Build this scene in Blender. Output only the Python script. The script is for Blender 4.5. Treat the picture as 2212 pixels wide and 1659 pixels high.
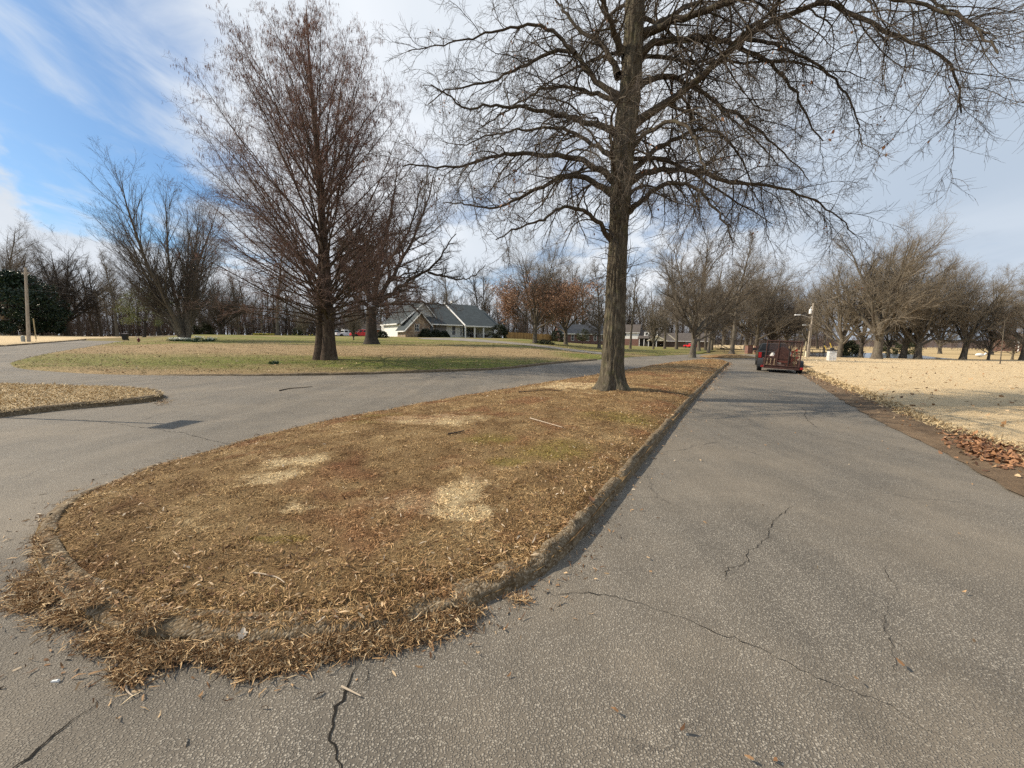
import bpy, bmesh, math, random
import numpy as np
from mathutils import Vector, Matrix
from mathutils.geometry import delaunay_2d_cdt

for o in list(bpy.data.objects):
    bpy.data.objects.remove(o)
scene = bpy.context.scene
COL = scene.collection
random.seed(5)
RNG = np.random.default_rng(11)

# ------------------------------------------------------------------ camera
W0, H0, FPX = 2212.0, 1659.0, 831.0          # pixel frame used for measuring
CX, CY = W0 / 2, H0 / 2
PITCH, ROLL, CAMZ = math.radians(6.385), 0.0122, 1.6
FWD = np.array([0, math.cos(PITCH), -math.sin(PITCH)])
R0 = np.array([1.0, 0, 0]); U0 = np.array([0, math.sin(PITCH), math.cos(PITCH)])
RGT = math.cos(ROLL) * R0 + math.sin(ROLL) * U0
UPV = math.cos(ROLL) * U0 - math.sin(ROLL) * R0
CAM = np.array([0.0, 0.0, CAMZ])
cam_d = bpy.data.cameras.new("camera"); cam = bpy.data.objects.new("camera", cam_d); COL.objects.link(cam)
cam.matrix_world = Matrix(((RGT[0], UPV[0], -FWD[0], CAM[0]), (RGT[1], UPV[1], -FWD[1], CAM[1]),
                           (RGT[2], UPV[2], -FWD[2], CAM[2]), (0, 0, 0, 1)))
cam_d.sensor_width = 36.0; cam_d.lens = 36.0 * FPX / W0
cam_d.clip_start = 0.05; cam_d.clip_end = 8000
scene.camera = cam

# ------------------------------------------------------------------ light
SUN_EL = math.radians(38.0)
SUN_DIR = np.array([-0.9945 * math.cos(SUN_EL), 0.1045 * math.cos(SUN_EL), math.sin(SUN_EL)])
sun_d = bpy.data.lights.new("sun", 'SUN'); sun = bpy.data.objects.new("sun", sun_d); COL.objects.link(sun)
sun_d.energy = 4.3; sun_d.angle = math.radians(0.6); sun_d.color = (1.0, 0.875, 0.69)
sun.rotation_euler = Vector(SUN_DIR).to_track_quat('Z', 'Y').to_euler()
sun.location = (-60, 10, 60)
scene.view_settings.view_transform = 'Standard'
scene.view_settings.look = 'None'
scene.view_settings.exposure = 0.55
scene.view_settings.gamma = 1.0
scene.render.film_transparent = False
scene.cycles.max_bounces = 5; scene.cycles.diffuse_bounces = 2; scene.cycles.glossy_bounces = 2
scene.cycles.transparent_max_bounces = 6; scene.cycles.transmission_bounces = 3
scene.cycles.use_denoising = False

# ------------------------------------------------------------------ node helpers
def s2l(c):
    return tuple((v / 255 / 12.92 if v / 255 <= .04045 else ((v / 255 + .055) / 1.055) ** 2.4) for v in c)
def nd(nt, typ, ins=None, **at):
    n = nt.nodes.new(typ)
    for k, v in at.items():
        setattr(n, k, v)
    for k, v in (ins or {}).items():
        s = n.inputs[k]
        if isinstance(v, bpy.types.NodeSocket):
            nt.links.new(v, s)
        else:
            if isinstance(v, tuple) and len(v) == 3 and s.type == 'RGBA':
                v = v + (1.0,)
            s.default_value = v
    return n
def mth(nt, op, a, b=0.0, c=0.0, clamp=False):
    return nd(nt, 'ShaderNodeMath', {0: a, 1: b, 2: c}, operation=op, use_clamp=clamp).outputs[0]
def vmt(nt, op, a, b=(0, 0, 0)):
    n = nd(nt, 'ShaderNodeVectorMath', {0: a, 1: b}, operation=op)
    return n.outputs['Value'] if op in ('LENGTH', 'DISTANCE', 'DOT_PRODUCT') else n.outputs[0]
def noise(nt, vec, scale, detail=4, rough=.55, dist=0.0):
    return nd(nt, 'ShaderNodeTexNoise', {'Vector': vec, 'Scale': scale, 'Detail': detail, 'Roughness': rough, 'Distortion': dist}).outputs['Fac']
def ramp(nt, fac, stops, interp='LINEAR'):
    n = nd(nt, 'ShaderNodeValToRGB', {'Fac': fac})
    r = n.color_ramp; r.interpolation = interp
    while len(r.elements) < len(stops):
        r.elements.new(0.5)
    for e, (p, c) in zip(r.elements, stops):
        e.position = p
        e.color = (c, c, c, 1) if isinstance(c, (int, float)) else tuple(c) + (1.0,)
    return n.outputs['Color']
def mix(nt, fac, a, b, mode='MIX'):
    n = nd(nt, 'ShaderNodeMix', data_type='RGBA', blend_type=mode)
    for k, v in ((0, fac), (6, a), (7, b)):
        if isinstance(v, bpy.types.NodeSocket):
            nt.links.new(v, n.inputs[k])
        else:
            n.inputs[k].default_value = (v + (1.0,)) if isinstance(v, tuple) else v
    return n.outputs[2]
def mapr(nt, v, a, b, c=0.0, d=1.0, smooth=True):
    return nd(nt, 'ShaderNodeMapRange', {'Value': v, 'From Min': a, 'From Max': b, 'To Min': c, 'To Max': d},
              interpolation_type='SMOOTHSTEP' if smooth else 'LINEAR').outputs[0]
def coords(nt, obj=False):
    if obj:
        return nd(nt, 'ShaderNodeTexCoord').outputs['Object']
    return nd(nt, 'ShaderNodeNewGeometry').outputs['Position']
def scl(nt, v, s):
    return nd(nt, 'ShaderNodeMapping', {'Vector': v, 'Scale': s}).outputs[0]
MATS = {}
def material(name, fn):
    """fn(nt) -> dict of Principled inputs (+ 'bump': (height, strength, distance))"""
    if name in MATS:
        return MATS[name]
    m = bpy.data.materials.new(name); m.use_nodes = True
    nt = m.node_tree; nt.nodes.clear()
    d = fn(nt)
    out = nd(nt, 'ShaderNodeOutputMaterial')
    bump = d.pop('bump', None); trans = d.pop('translucent', None)
    p = nd(nt, 'ShaderNodeBsdfPrincipled', d)
    if bump:
        b = nd(nt, 'ShaderNodeBump', {'Height': bump[0], 'Strength': bump[1], 'Distance': bump[2]})
        nt.links.new(b.outputs[0], p.inputs['Normal'])
    nt.links.new(p.outputs[0], out.inputs[0])
    MATS[name] = m
    return m
def plain(name, rgb, rough=.6, metal=0.0, var=.12, scale=6.0, spec=.4):
    def f(nt):
        v = coords(nt, True)
        k = noise(nt, v, scale, 5)
        c = mix(nt, k, tuple(x * (1 - var) for x in rgb), tuple(min(1, x * (1 + var)) for x in rgb))
        return {'Base Color': c, 'Roughness': mapr(nt, k, .3, .7, max(0, rough - .08), min(1, rough + .08)),
                'Metallic': metal, 'Specular IOR Level': spec}
    return material(name, f)

# ------------------------------------------------------------------ sky
SKY_TINT = (.050, .070, .086)
world = bpy.data.worlds.new("World"); scene.world = world; world.use_nodes = True
nt = world.node_tree; nt.nodes.clear()
sky = nd(nt, 'ShaderNodeTexSky', sky_type='NISHITA', sun_disc=False, sun_elevation=SUN_EL,
         sun_rotation=math.atan2(SUN_DIR[0], SUN_DIR[1]), altitude=100.0, air_density=1.0, dust_density=1.2, ozone_density=1.5)
gen = nd(nt, 'ShaderNodeTexCoord').outputs['Generated']
sp = nd(nt, 'ShaderNodeSeparateXYZ', {0: gen})
dx, dy, dz = sp.outputs
hz = mth(nt, 'MAXIMUM', dz, 0.0)
den = mth(nt, 'ADD', hz, 0.12)
pv = nd(nt, 'ShaderNodeCombineXYZ', {0: mth(nt, 'DIVIDE', dx, den), 1: mth(nt, 'DIVIDE', dy, den), 2: 0.0}).outputs[0]
# streaky high cloud drawn out along the wind, thickening to a pale overcast on the right
rot = nd(nt, 'ShaderNodeMapping', {'Vector': pv, 'Rotation': (0, 0, math.radians(14)), 'Scale': (1.15, .58, 1)}).outputs[0]
wis = noise(nt, rot, 1.5, 9, .57, 1.1)
big = noise(nt, nd(nt, 'ShaderNodeMapping', {'Vector': pv, 'Location': (3.1, 1.7, 0), 'Scale': (1.0, .6, 1)}).outputs[0], .75, 6, .55, .3)
az = mth(nt, 'DIVIDE', dx, mth(nt, 'MAXIMUM', mth(nt, 'ABSOLUTE', dy), .05))
cover = mapr(nt, az, -.98, -.30, 0.0, 1.0)
dens = mth(nt, 'ADD', mth(nt, 'MULTIPLY', wis, .75), mth(nt, 'MULTIPLY', big, .30))
thr = mth(nt, 'ADD', dens, mth(nt, 'MULTIPLY', cover, .34))
m1 = mapr(nt, thr, .51, .76)
# ragged blue holes low down in the middle
hol = noise(nt, nd(nt, 'ShaderNodeMapping', {'Vector': gen, 'Scale': (3.2, 3.2, 6.5), 'Location': (.3, 2.2, 1.0)}).outputs[0], 1.5, 7, .6, .4)
win = mth(nt, 'MULTIPLY', mth(nt, 'MULTIPLY', mapr(nt, az, -.35, -.05), mapr(nt, az, .55, .85, 1, 0)), mth(nt, 'MULTIPLY', mapr(nt, hz, .05, .12), mapr(nt, hz, .34, .52, 1, 0)))
hole = mth(nt, 'MULTIPLY', win, mapr(nt, hol, .46, .60))
m1 = mth(nt, 'MULTIPLY', m1, mth(nt, 'SUBTRACT', 1.0, mth(nt, 'MULTIPLY', hole, .55)))
# low cumulus bank over the left horizon
cv = nd(nt, 'ShaderNodeMapping', {'Vector': gen, 'Scale': (4.2, 4.2, 7.5), 'Location': (1.3, .4, 0)}).outputs[0]
cum = noise(nt, cv, 1.0, 8, .58, .15)
low = mapr(nt, mth(nt, 'ADD', hz, mth(nt, 'MULTIPLY', mapr(nt, az, -1.35, -.75), .12)), .12, .44, 1.0, 0.0)
lowc = mapr(nt, mth(nt, 'ADD', mth(nt, 'MULTIPLY', cum, .8), mth(nt, 'MULTIPLY', low, .52)), .66, .76)
lowc = mth(nt, 'MULTIPLY', lowc, mapr(nt, az, -.5, -.1, 1, 0))
mask = mth(nt, 'MAXIMUM', m1, lowc)
grey = noise(nt, nd(nt, 'ShaderNodeMapping', {'Vector': gen, 'Location': (7.7, 2.3, 0), 'Scale': (2.2, 2.2, 6)}).outputs[0], 1.4, 7, .55, .4)
soft = noise(nt, nd(nt, 'ShaderNodeMapping', {'Vector': pv, 'Location': (1.7, 5.3, 0), 'Scale': (1, .5, 1)}).outputs[0], .9, 5, .5, .2)
right = mapr(nt, az, .30, 1.0)
white = mix(nt, mapr(nt, soft, .35, .7), (.50, .545, .60), (.66, .685, .72))
pale = mix(nt, mapr(nt, soft, .35, .7), (.355, .42, .505), (.445, .50, .57))
ccol = mix(nt, right, white, pale)
blot = mth(nt, 'MULTIPLY', mapr(nt, grey, .55, .70), mth(nt, 'MULTIPLY', mapr(nt, hz, .50, .30), mapr(nt, az, .45, .9)))
ccol = mix(nt, mth(nt, 'MULTIPLY', blot, .8), ccol, (.25, .30, .375))
lowbase = mth(nt, 'MULTIPLY', lowc, mapr(nt, cum, .60, .38, 0, .3))
ccol = mix(nt, lowbase, ccol, (.40, .43, .48))
skyc = vmt(nt, 'MULTIPLY', sky.outputs[0], SKY_TINT)
final = mix(nt, mask, skyc, ccol)
bg = nd(nt, 'ShaderNodeBackground', {'Color': final, 'Strength': 1.0})
wo = nd(nt, 'ShaderNodeOutputWorld'); nt.links.new(bg.outputs[0], wo.inputs[0])

# ------------------------------------------------------------------ terrain and picture-to-place helpers
def _interp(v, xs, ys, w):
    r = 0
    for k in (-2, -1, 0, 1, 2):
        r = r + np.interp(v + k * w, xs, ys)
    return r / 5
def hgt(x, y):
    x = np.asarray(x, float); y = np.asarray(y, float)
    a = np.where(y > 1, x / np.maximum(y, 1), np.sign(x) * 2)
    up = _interp(y, [14, 18, 25, 45, 50, 60, 75, 100, 170], [0, 0, .26, .9, 1.03, 1.3, 2.02, 2.0, 2.0], 1.5)
    fa = _interp(a, [-3, -1.4, -1.0, -.85, -.1, .06, .16, .33, .5], [.6, .7, .62, 1, 1, .95, .5, .1, 0], .03)
    dn = _interp(y, [25, 40, 58, 75, 130, 260], [0, -.08, -.5, -.78, -.78, .3], 2)
    fb = _interp(a, [.58, .62, .78, 1.0, 4], [0, 0, .9, 1, 1], .02)
    dip = .10 * np.exp(-((x - 16.62) ** 2 + (y - 22.0) ** 2) / .9)      # the trailer stands half in the ditch
    return up * fa + dn * fb - dip
def nz(x, y, sc, seed=0, n=7):
    r = np.random.default_rng(1000 + seed)
    t = 0
    for _ in range(n):
        an, ph, f = r.uniform(0, 2 * math.pi), r.uniform(0, 2 * math.pi), r.uniform(.5, 1.7)
        t = t + np.sin((x * math.cos(an) + y * math.sin(an)) * f * 2 * math.pi / sc + ph)
    return t / n * 1.4
def ray(px, py):
    d = FWD * FPX + RGT * (px - CX) - UPV * (py - CY)
    return d / d[1]
def at(px, py, Y):
    return CAM + ray(px, py) * Y
TS = np.geomspace(.8, 900, 3000)
def hit(px, py, zf=None):
    d = ray(px, py)
    P = CAM[None] + TS[:, None] * d[None]
    f = P[:, 2] - (zf or hgt)(P[:, 0], P[:, 1])
    k = np.argmax(f < 0)
    if k == 0:
        return P[-1]
    t = TS[k - 1] + (TS[k] - TS[k - 1]) * f[k - 1] / (f[k - 1] - f[k])
    return CAM + t * d
def hits(pts, zf=None):
    return np.array([hit(a, b, zf)[:2] for a, b in pts])
def ground(px, Y):
    """the point of the terrain seen in picture column px at distance Y"""
    x = 0.0
    for _ in range(6):
        z = float(hgt(x, Y)); 
        # solve column: (P-CAM).RGT / (P-CAM).FWD = (px-CX)/FPX
        k = (px - CX) / FPX
        n = RGT - k * FWD
        x = -(n[1] * Y + n[2] * (z - CAMZ)) / n[0]
    return np.array([x, Y, float(hgt(x, Y))])
def project(p):
    q = np.asarray(p) - CAM
    w = q @ FWD
    return CX + FPX * (q @ RGT) / w, CY - FPX * (q @ UPV) / w

# ------------------------------------------------------------------ object helpers
def tag(o, label=None, cat=None, group=None, kind=None):
    if label: o['label'] = label
    if cat: o['category'] = cat
    if group: o['group'] = group
    if kind: o['kind'] = kind
    return o
def thing(name, loc, label, cat, group=None, rz=0.0):
    o = bpy.data.objects.new(name, None); COL.objects.link(o)
    o.location = tuple(float(v) for v in loc); o.rotation_euler = (0, 0, rz); o.empty_display_size = .3
    return tag(o, label, cat, group)
def link(name, me, parent=None):
    o = bpy.data.objects.new(name, me); COL.objects.link(o)
    if parent is not None: o.parent = parent
    return o
def mesh_np(name, V, F, mat, smooth=False):
    """V (n,3); F a list of integer face arrays (m,k)"""
    me = bpy.data.meshes.new(name)
    if not isinstance(F, (list, tuple)): F = [F]
    F = [f for f in F if len(f)]
    V = np.asarray(V, np.float32)
    me.vertices.add(len(V)); me.vertices.foreach_set('co', V.ravel())
    loops = np.concatenate([f.ravel() for f in F]).astype(np.int32)
    tot = np.concatenate([np.full(len(f), f.shape[1], np.int32) for f in F])
    st = np.concatenate([[0], np.cumsum(tot)[:-1]]).astype(np.int32)
    me.loops.add(len(loops)); me.loops.foreach_set('vertex_index', loops)
    me.polygons.add(len(tot)); me.polygons.foreach_set('loop_start', st)
    me.polygons.foreach_set('use_smooth', np.full(len(tot), bool(smooth)))
    me.materials.append(mat)
    me.update(calc_edges=True); me.validate()
    return me
def copy_tree(o, parent=None):
    c = o.copy(); COL.objects.link(c)
    if parent is not None: c.parent = parent
    for ch in [q for q in bpy.data.objects if q.parent == o]:
        copy_tree(ch, c)
    return c

class MB:
    """collects simple shapes and links them as one mesh object"""
    def __init__(s): s.v = []; s.f = []; s.n = 0
    def add(s, vs, fs):
        b = s.n
        s.v += [tuple(map(float, p)) for p in vs]; s.n += len(vs)
        s.f += [tuple(i + b for i in f) for f in fs]
        return s
    def box(s, x0, x1, y0, y1, z0, z1):
        return s.add([(x0, y0, z0), (x1, y0, z0), (x1, y1, z0), (x0, y1, z0), (x0, y0, z1), (x1, y0, z1), (x1, y1, z1), (x0, y1, z1)],
                     [(0, 3, 2, 1), (4, 5, 6, 7), (0, 1, 5, 4), (1, 2, 6, 5), (2, 3, 7, 6), (3, 0, 4, 7)])
    def prism(s, poly, axis, a, b):
        """polygon in the plane normal to axis ('x': (y,z), 'y': (x,z), 'z': (x,y)), from a to b"""
        def mk(p, t):
            return {'x': (t, p[0], p[1]), 'y': (p[0], t, p[1]), 'z': (p[0], p[1], t)}[axis]
        n = len(poly)
        vs = [mk(p, a) for p in poly] + [mk(p, b) for p in poly]
        fs = [tuple(range(n)), tuple(range(2 * n - 1, n - 1, -1))] + [(i, i + n, (i + 1) % n + n, (i + 1) % n) for i in range(n)]
        return s.add(vs, fs)
    def hull(s, A, B):
        """two loops of equal length joined and capped"""
        n = len(A)
        return s.add(list(A) + list(B), [tuple(range(n))[::-1], tuple(range(n, 2 * n))] + [(i, (i + 1) % n, (i + 1) % n + n, i + n) for i in range(n)])
    def bar(s, p, q, r, sides=6, r2=None):
        p = Vector(p); q = Vector(q); d = (q - p).normalized()
        u = d.orthogonal().normalized(); w = d.cross(u)
        A = [p + (u * math.cos(2 * math.pi * k / sides) + w * math.sin(2 * math.pi * k / sides)) * r for k in range(sides)]
        B = [q + (u * math.cos(2 * math.pi * k / sides) + w * math.sin(2 * math.pi * k / sides)) * (r2 or r) for k in range(sides)]
        return s.hull(A, B)
    def lathe(s, prof, c=(0, 0, 0), sides=20, axis='z'):
        vs, fs = [], []
        for r, z in prof:
            for k in range(sides):
                a = 2 * math.pi * k / sides
                p = (r * math.cos(a), r * math.sin(a), z)
                if axis == 'x': p = (p[2], p[0], p[1])
                if axis == 'y': p = (p[0], p[2], p[1])
                vs.append((p[0] + c[0], p[1] + c[1], p[2] + c[2]))
        for j in range(len(prof) - 1):
            for k in range(sides):
                fs.append((j * sides + k, j * sides + (k + 1) % sides, (j + 1) * sides + (k + 1) % sides, (j + 1) * sides + k))
        fs.append(tuple(range(sides))[::-1]); m = (len(prof) - 1) * sides
        fs.append(tuple(range(m, m + sides)))
        return s.add(vs, fs)
    def build(s, name, mat, parent=None, bevel=0.0, smooth=False, xf=None):
        me = bpy.data.meshes.new(name)
        vs = s.v if xf is None else [tuple(xf @ Vector(p)) for p in s.v]
        me.from_pydata(vs, [], s.f); me.materials.append(mat)
        bm = bmesh.new(); bm.from_mesh(me)
        if bevel:
            bmesh.ops.bevel(bm, geom=list(bm.edges), offset=bevel, segments=2, affect='EDGES', profile=.6, clamp_overlap=True)
        bmesh.ops.recalc_face_normals(bm, faces=list(bm.faces))
        bm.to_mesh(me); bm.free()
        if smooth:
            me.polygons.foreach_set('use_smooth', np.ones(len(me.polygons), bool))
        me.update()
        return link(name, me, parent)

# ------------------------------------------------------------------ outlines and sheets
def resample(P, step, closed=False):
    P = np.asarray(P, float)
    if closed: P = np.vstack([P, P[:1]])
    out = []
    for a, b in zip(P[:-1], P[1:]):
        n = max(1, int(np.linalg.norm(b - a) / step))
        for k in range(n): out.append(a + (b - a) * k / n)
    if not closed: out.append(P[-1])
    return np.array(out)
def smooth_line(P, closed=False, it=2):
    P = np.asarray(P, float)
    for _ in range(it):                                             # Chaikin corner cutting
        Q = []
        n = len(P)
        for i in range(n if closed else n - 1):
            a, b = P[i], P[(i + 1) % n]
            Q += [a * .75 + b * .25, a * .25 + b * .75]
        if not closed: Q = [P[0]] + Q + [P[-1]]
        P = np.array(Q)
    return P
def inside(P, x, y):
    x = np.asarray(x); y = np.asarray(y); r = np.zeros(x.shape, bool)
    n = len(P)
    for i in range(n):
        x0, y0 = P[i]; x1, y1 = P[(i + 1) % n]
        if y0 == y1: continue
        c = (y0 > y) != (y1 > y)
        r ^= c & (x < (x1 - x0) * (y - y0) / (y1 - y0) + x0)
    return r
def dist_to(P, x, y, closed=True):
    x = np.asarray(x, float); y = np.asarray(y, float); best = np.full(x.shape, 1e9)
    n = len(P)
    for i in range(n if closed else n - 1):
        a = P[i]; b = P[(i + 1) % n]; d = b - a; L = d @ d
        if L < 1e-12: continue
        t = np.clip(((x - a[0]) * d[0] + (y - a[1]) * d[1]) / L, 0, 1)
        best = np.minimum(best, np.hypot(x - a[0] - t * d[0], y - a[1] - t * d[1]))
    return best
def area(P):
    x, y = P[:, 0], P[:, 1]
    return .5 * np.sum(x * np.roll(y, -1) - np.roll(x, -1) * y)
def sheet(name, P, gridf, zf, mat, kind='structure', margin=.05):
    """a triangulated sheet inside outline P; gridf gives interior points"""
    P = np.asarray(P, float)
    g = gridf(P)
    g = g[inside(P, g[:, 0], g[:, 1])]
    if len(g): g = g[dist_to(P, g[:, 0], g[:, 1]) > margin]
    pts = np.vstack([P, g]) if len(g) else P
    n = len(P)
    vs, es, fs, *_ = delaunay_2d_cdt([Vector(p) for p in pts], [(i, (i + 1) % n) for i in range(n)], [], 1, 1e-5)
    xy = np.array([tuple(v) for v in vs])
    z = zf(xy[:, 0], xy[:, 1])
    F = np.array([f[::-1] if False else f for f in fs], np.int32)
    a = xy[F[:, 0]]; b = xy[F[:, 1]]; c = xy[F[:, 2]]
    cr = (b[:, 0] - a[:, 0]) * (c[:, 1] - a[:, 1]) - (b[:, 1] - a[:, 1]) * (c[:, 0] - a[:, 0])
    F[cr < 0] = F[cr < 0][:, ::-1]
    o = link(name, mesh_np(name, np.column_stack([xy, z]), F, mat, True))
    return tag(o, kind=kind)
def grid_pts(step, rings=(), far=None):
    def f(P):
        lo, hi = P.min(0), P.max(0)
        out = []
        xs = np.arange(lo[0], hi[0], step); ys = np.arange(lo[1], hi[1], step)
        X, Y = np.meshgrid(xs, ys); X = X + (np.arange(len(ys)) % 2)[:, None] * step * .5
        g = np.column_stack([X.ravel(), Y.ravel()])
        g = g + RNG.normal(0, step * .08, g.shape)
        out.append(g)
        s = np.sign(area(P))
        T = np.roll(P, -1, 0) - np.roll(P, 1, 0); T /= np.linalg.norm(T, axis=1)[:, None] + 1e-9
        N = np.column_stack([-T[:, 1], T[:, 0]]) * s
        for r in rings: out.append(P + N * r)
        return np.vstack(out)
    return f
def strips(N, P, azim, pitch, L, Wd, curl, roll=None):
    """N bent three-row blades -> verts, quads"""
    d0 = np.column_stack([np.cos(azim) * np.cos(pitch), np.sin(azim) * np.cos(pitch), np.sin(pitch)])
    p1 = pitch - curl
    d1 = np.column_stack([np.cos(azim) * np.cos(p1), np.sin(azim) * np.cos(p1), np.sin(p1)])
    sd = np.column_stack([-np.sin(azim), np.cos(azim), np.zeros(N)])
    if roll is not None:
        sd = sd * np.cos(roll)[:, None] + np.cross(d0, sd) * np.sin(roll)[:, None]
    A = P; B = P + d0 * (L * .5)[:, None]; C = B + d1 * (L * .5)[:, None]
    w = (Wd * .5)[:, None]
    V = np.stack([A - sd * w * .7, A + sd * w * .7, B - sd * w, B + sd * w, C - sd * w * .25, C + sd * w * .25], 1)
    base = (np.arange(N) * 6)[:, None]
    F = np.concatenate([base + np.array([0, 1, 3, 2]), base + np.array([2, 3, 5, 4])])
    return V.reshape(-1, 3), F.astype(np.int32)
# ================================================================== ground materials
def blob(nt, v, x, y, rx, ry, rot):
    """soft patch mask round a place"""
    q = nd(nt, 'ShaderNodeMapping', {'Vector': v, 'Location': (x, y, 0), 'Rotation': (0, 0, rot), 'Scale': (rx, ry, 1e6)}, vector_type='TEXTURE').outputs[0]
    return mth(nt, 'SUBTRACT', 1.0, mth(nt, 'MINIMUM', vmt(nt, 'LENGTH', q), 1.0))

def f_asphalt(nt):
    v = coords(nt)
    vor = nd(nt, 'ShaderNodeTexVoronoi', {'Vector': v, 'Scale': 105.0, 'Randomness': 1.0})
    cell = nd(nt, 'ShaderNodeSeparateColor', {0: vor.outputs['Color']}).outputs[0]
    vd = vor.outputs['Distance']
    fine = noise(nt, v, 160, 3)
    patch = noise(nt, v, .55, 6, .6, .3)
    blot = noise(nt, v, 3.2, 5, .6)
    # streaks along the lanes, worn by tyres
    st = nd(nt, 'ShaderNodeMapping', {'Vector': v, 'Rotation': (0, 0, math.radians(30.7)), 'Scale': (1.3, .06, 1)}).outputs[0]
    streak = noise(nt, st, 1.6, 3, .5)
    stone = ramp(nt, cell, [(0, (.170, .150, .122)), (.35, (.225, .200, .165)), (.8, (.285, .256, .213)), (1, (.42, .38, .315))])
    gap = mapr(nt, vd, .34, .60)
    c = mix(nt, mth(nt, 'MULTIPLY', gap, .82), stone, (.085, .073, .058))
    c = mix(nt, mapr(nt, patch, .35, .7), c, mix(nt, .5, c, (.24, .20, .15)))
    wear = noise(nt, v, .23, 5, .6, .6)
    tone = mth(nt, 'ADD', mth(nt, 'MULTIPLY', streak, .60), mth(nt, 'ADD', mth(nt, 'MULTIPLY', blot, .40), mth(nt, 'ADD', mth(nt, 'MULTIPLY', wear, .55), .24)))
    wv = vmt(nt, 'ADD', v, vmt(nt, 'MULTIPLY', nd(nt, 'ShaderNodeTexNoise', {'Vector': v, 'Scale': 2.2, 'Detail': 6.0, 'Roughness': .7}).outputs['Color'], (.55, .55, 0)))
    hair = nd(nt, 'ShaderNodeTexVoronoi', {'Vector': wv, 'Scale': .42}, feature='DISTANCE_TO_EDGE').outputs['Distance']
    hm = mth(nt, 'MULTIPLY', mapr(nt, hair, .0012, .0042, 1, 0), mapr(nt, noise(nt, v, .8, 3), .50, .62))
    c = mix(nt, mth(nt, 'MULTIPLY', hm, .65), c, (.05, .043, .036))
    vignette = blob(nt, v, -2.6, 2.0, 3.0, 1.6, .4)  # lens vignette at lower left, put into the asphalt colour
    c = mix(nt, mth(nt, 'MULTIPLY', mapr(nt, mth(nt, 'ADD', vignette, mth(nt, 'MULTIPLY', mth(nt, 'SUBTRACT', patch, .5), .8)), .1, .5), .55), c, mix(nt, .55, c, (.05, .045, .038)))
    c = mix(nt, 1.0, c, nd(nt, 'ShaderNodeCombineXYZ', {0: tone, 1: tone, 2: tone}).outputs[0], 'MULTIPLY')
    h = mth(nt, 'ADD', mth(nt, 'MULTIPLY', mth(nt, 'SUBTRACT', 1.0, gap), 1.0), mth(nt, 'MULTIPLY', fine, .3))
    return {'Base Color': c, 'Roughness': mapr(nt, cell, 0, 1, .72, .95), 'Specular IOR Level': .35, 'bump': (h, .8, .008)}
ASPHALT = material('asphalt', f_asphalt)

def f_concrete(nt):
    v = coords(nt)
    a = noise(nt, v, 9, 6, .65); b = noise(nt, v, 90, 3); s = noise(nt, v, 1.4, 4)
    c = ramp(nt, a, [(.28, (.055, .037, .020)), (.5, (.130, .092, .052)), (.72, (.23, .178, .112))])
    c = mix(nt, mapr(nt, s, .5, .7, 0, .6), c, (.13, .10, .065))
    peb = nd(nt, 'ShaderNodeTexVoronoi', {'Vector': v, 'Scale': 75.0})
    pc = nd(nt, 'ShaderNodeSeparateColor', {0: peb.outputs['Color']}).outputs[0]
    c = mix(nt, mth(nt, 'MULTIPLY', mapr(nt, pc, .6, .9), .55), c, (.33, .275, .20))
    return {'Base Color': c, 'Roughness': .92, 'Specular IOR Level': .2,
            'bump': (mth(nt, 'ADD', a, mth(nt, 'ADD', mth(nt, 'MULTIPLY', b, .4), mth(nt, 'MULTIPLY', peb.outputs['Distance'], -.5))), .8, .02)}
CONCRETE = material('old_concrete', f_concrete)

STRAW_SPOTS = []      # filled once the camera helpers can place them: (x, y, rx, ry, rot)
MOSS_SPOTS = []
def median_colour(nt, v):
    a = noise(nt, v, 2.3, 5, .62); b = noise(nt, v, .9, 4, .55, .4); c3 = noise(nt, v, 26, 4, .7)
    c = ramp(nt, a, [(.25, (.155, .092, .044)), (.42, (.275, .178, .086)), (.58, (.385, .262, .130)), (.8, (.50, .36, .19))])
    m = 0.0
    for s in MOSS_SPOTS:
        m = mth(nt, 'ADD', m, blob(nt, v, *s))
    moss = mth(nt, 'MULTIPLY', mth(nt, 'MINIMUM', mth(nt, 'MULTIPLY', m, 1.9), 1.0), mapr(nt, mth(nt, 'ADD', mth(nt, 'MULTIPLY', c3, .5), mth(nt, 'MULTIPLY', a, .5)), .34, .62))
    c = mix(nt, mth(nt, 'MULTIPLY', moss, .78), c, (.235, .195, .040))
    m = 0.0
    for s in STRAW_SPOTS:
        m = mth(nt, 'ADD', m, blob(nt, v, *s))
    w = mapr(nt, mth(nt, 'ADD', mth(nt, 'MINIMUM', m, .8), mth(nt, 'ADD', mth(nt, 'MULTIPLY', mth(nt, 'SUBTRACT', a, .5), 2.2), mth(nt, 'MULTIPLY', mth(nt, 'SUBTRACT', c3, .5), 1.2))), .24, .80)
    c = mix(nt, mth(nt, 'MULTIPLY', w, .90), c, (.74, .58, .34))
    red = mapr(nt, b, .50, .66)
    c = mix(nt, mth(nt, 'MULTIPLY', red, .55), c, (.25, .105, .055))
    return c, a, c3
def f_median(nt):
    v = coords(nt)
    c, a, c3 = median_colour(nt, v)
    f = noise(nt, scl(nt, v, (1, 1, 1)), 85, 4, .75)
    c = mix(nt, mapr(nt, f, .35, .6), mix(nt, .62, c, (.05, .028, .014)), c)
    return {'Base Color': c, 'Roughness': .95, 'Specular IOR Level': .1, 'bump': (mth(nt, 'ADD', f, mth(nt, 'MULTIPLY', c3, .8)), 1.0, .035)}
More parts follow.
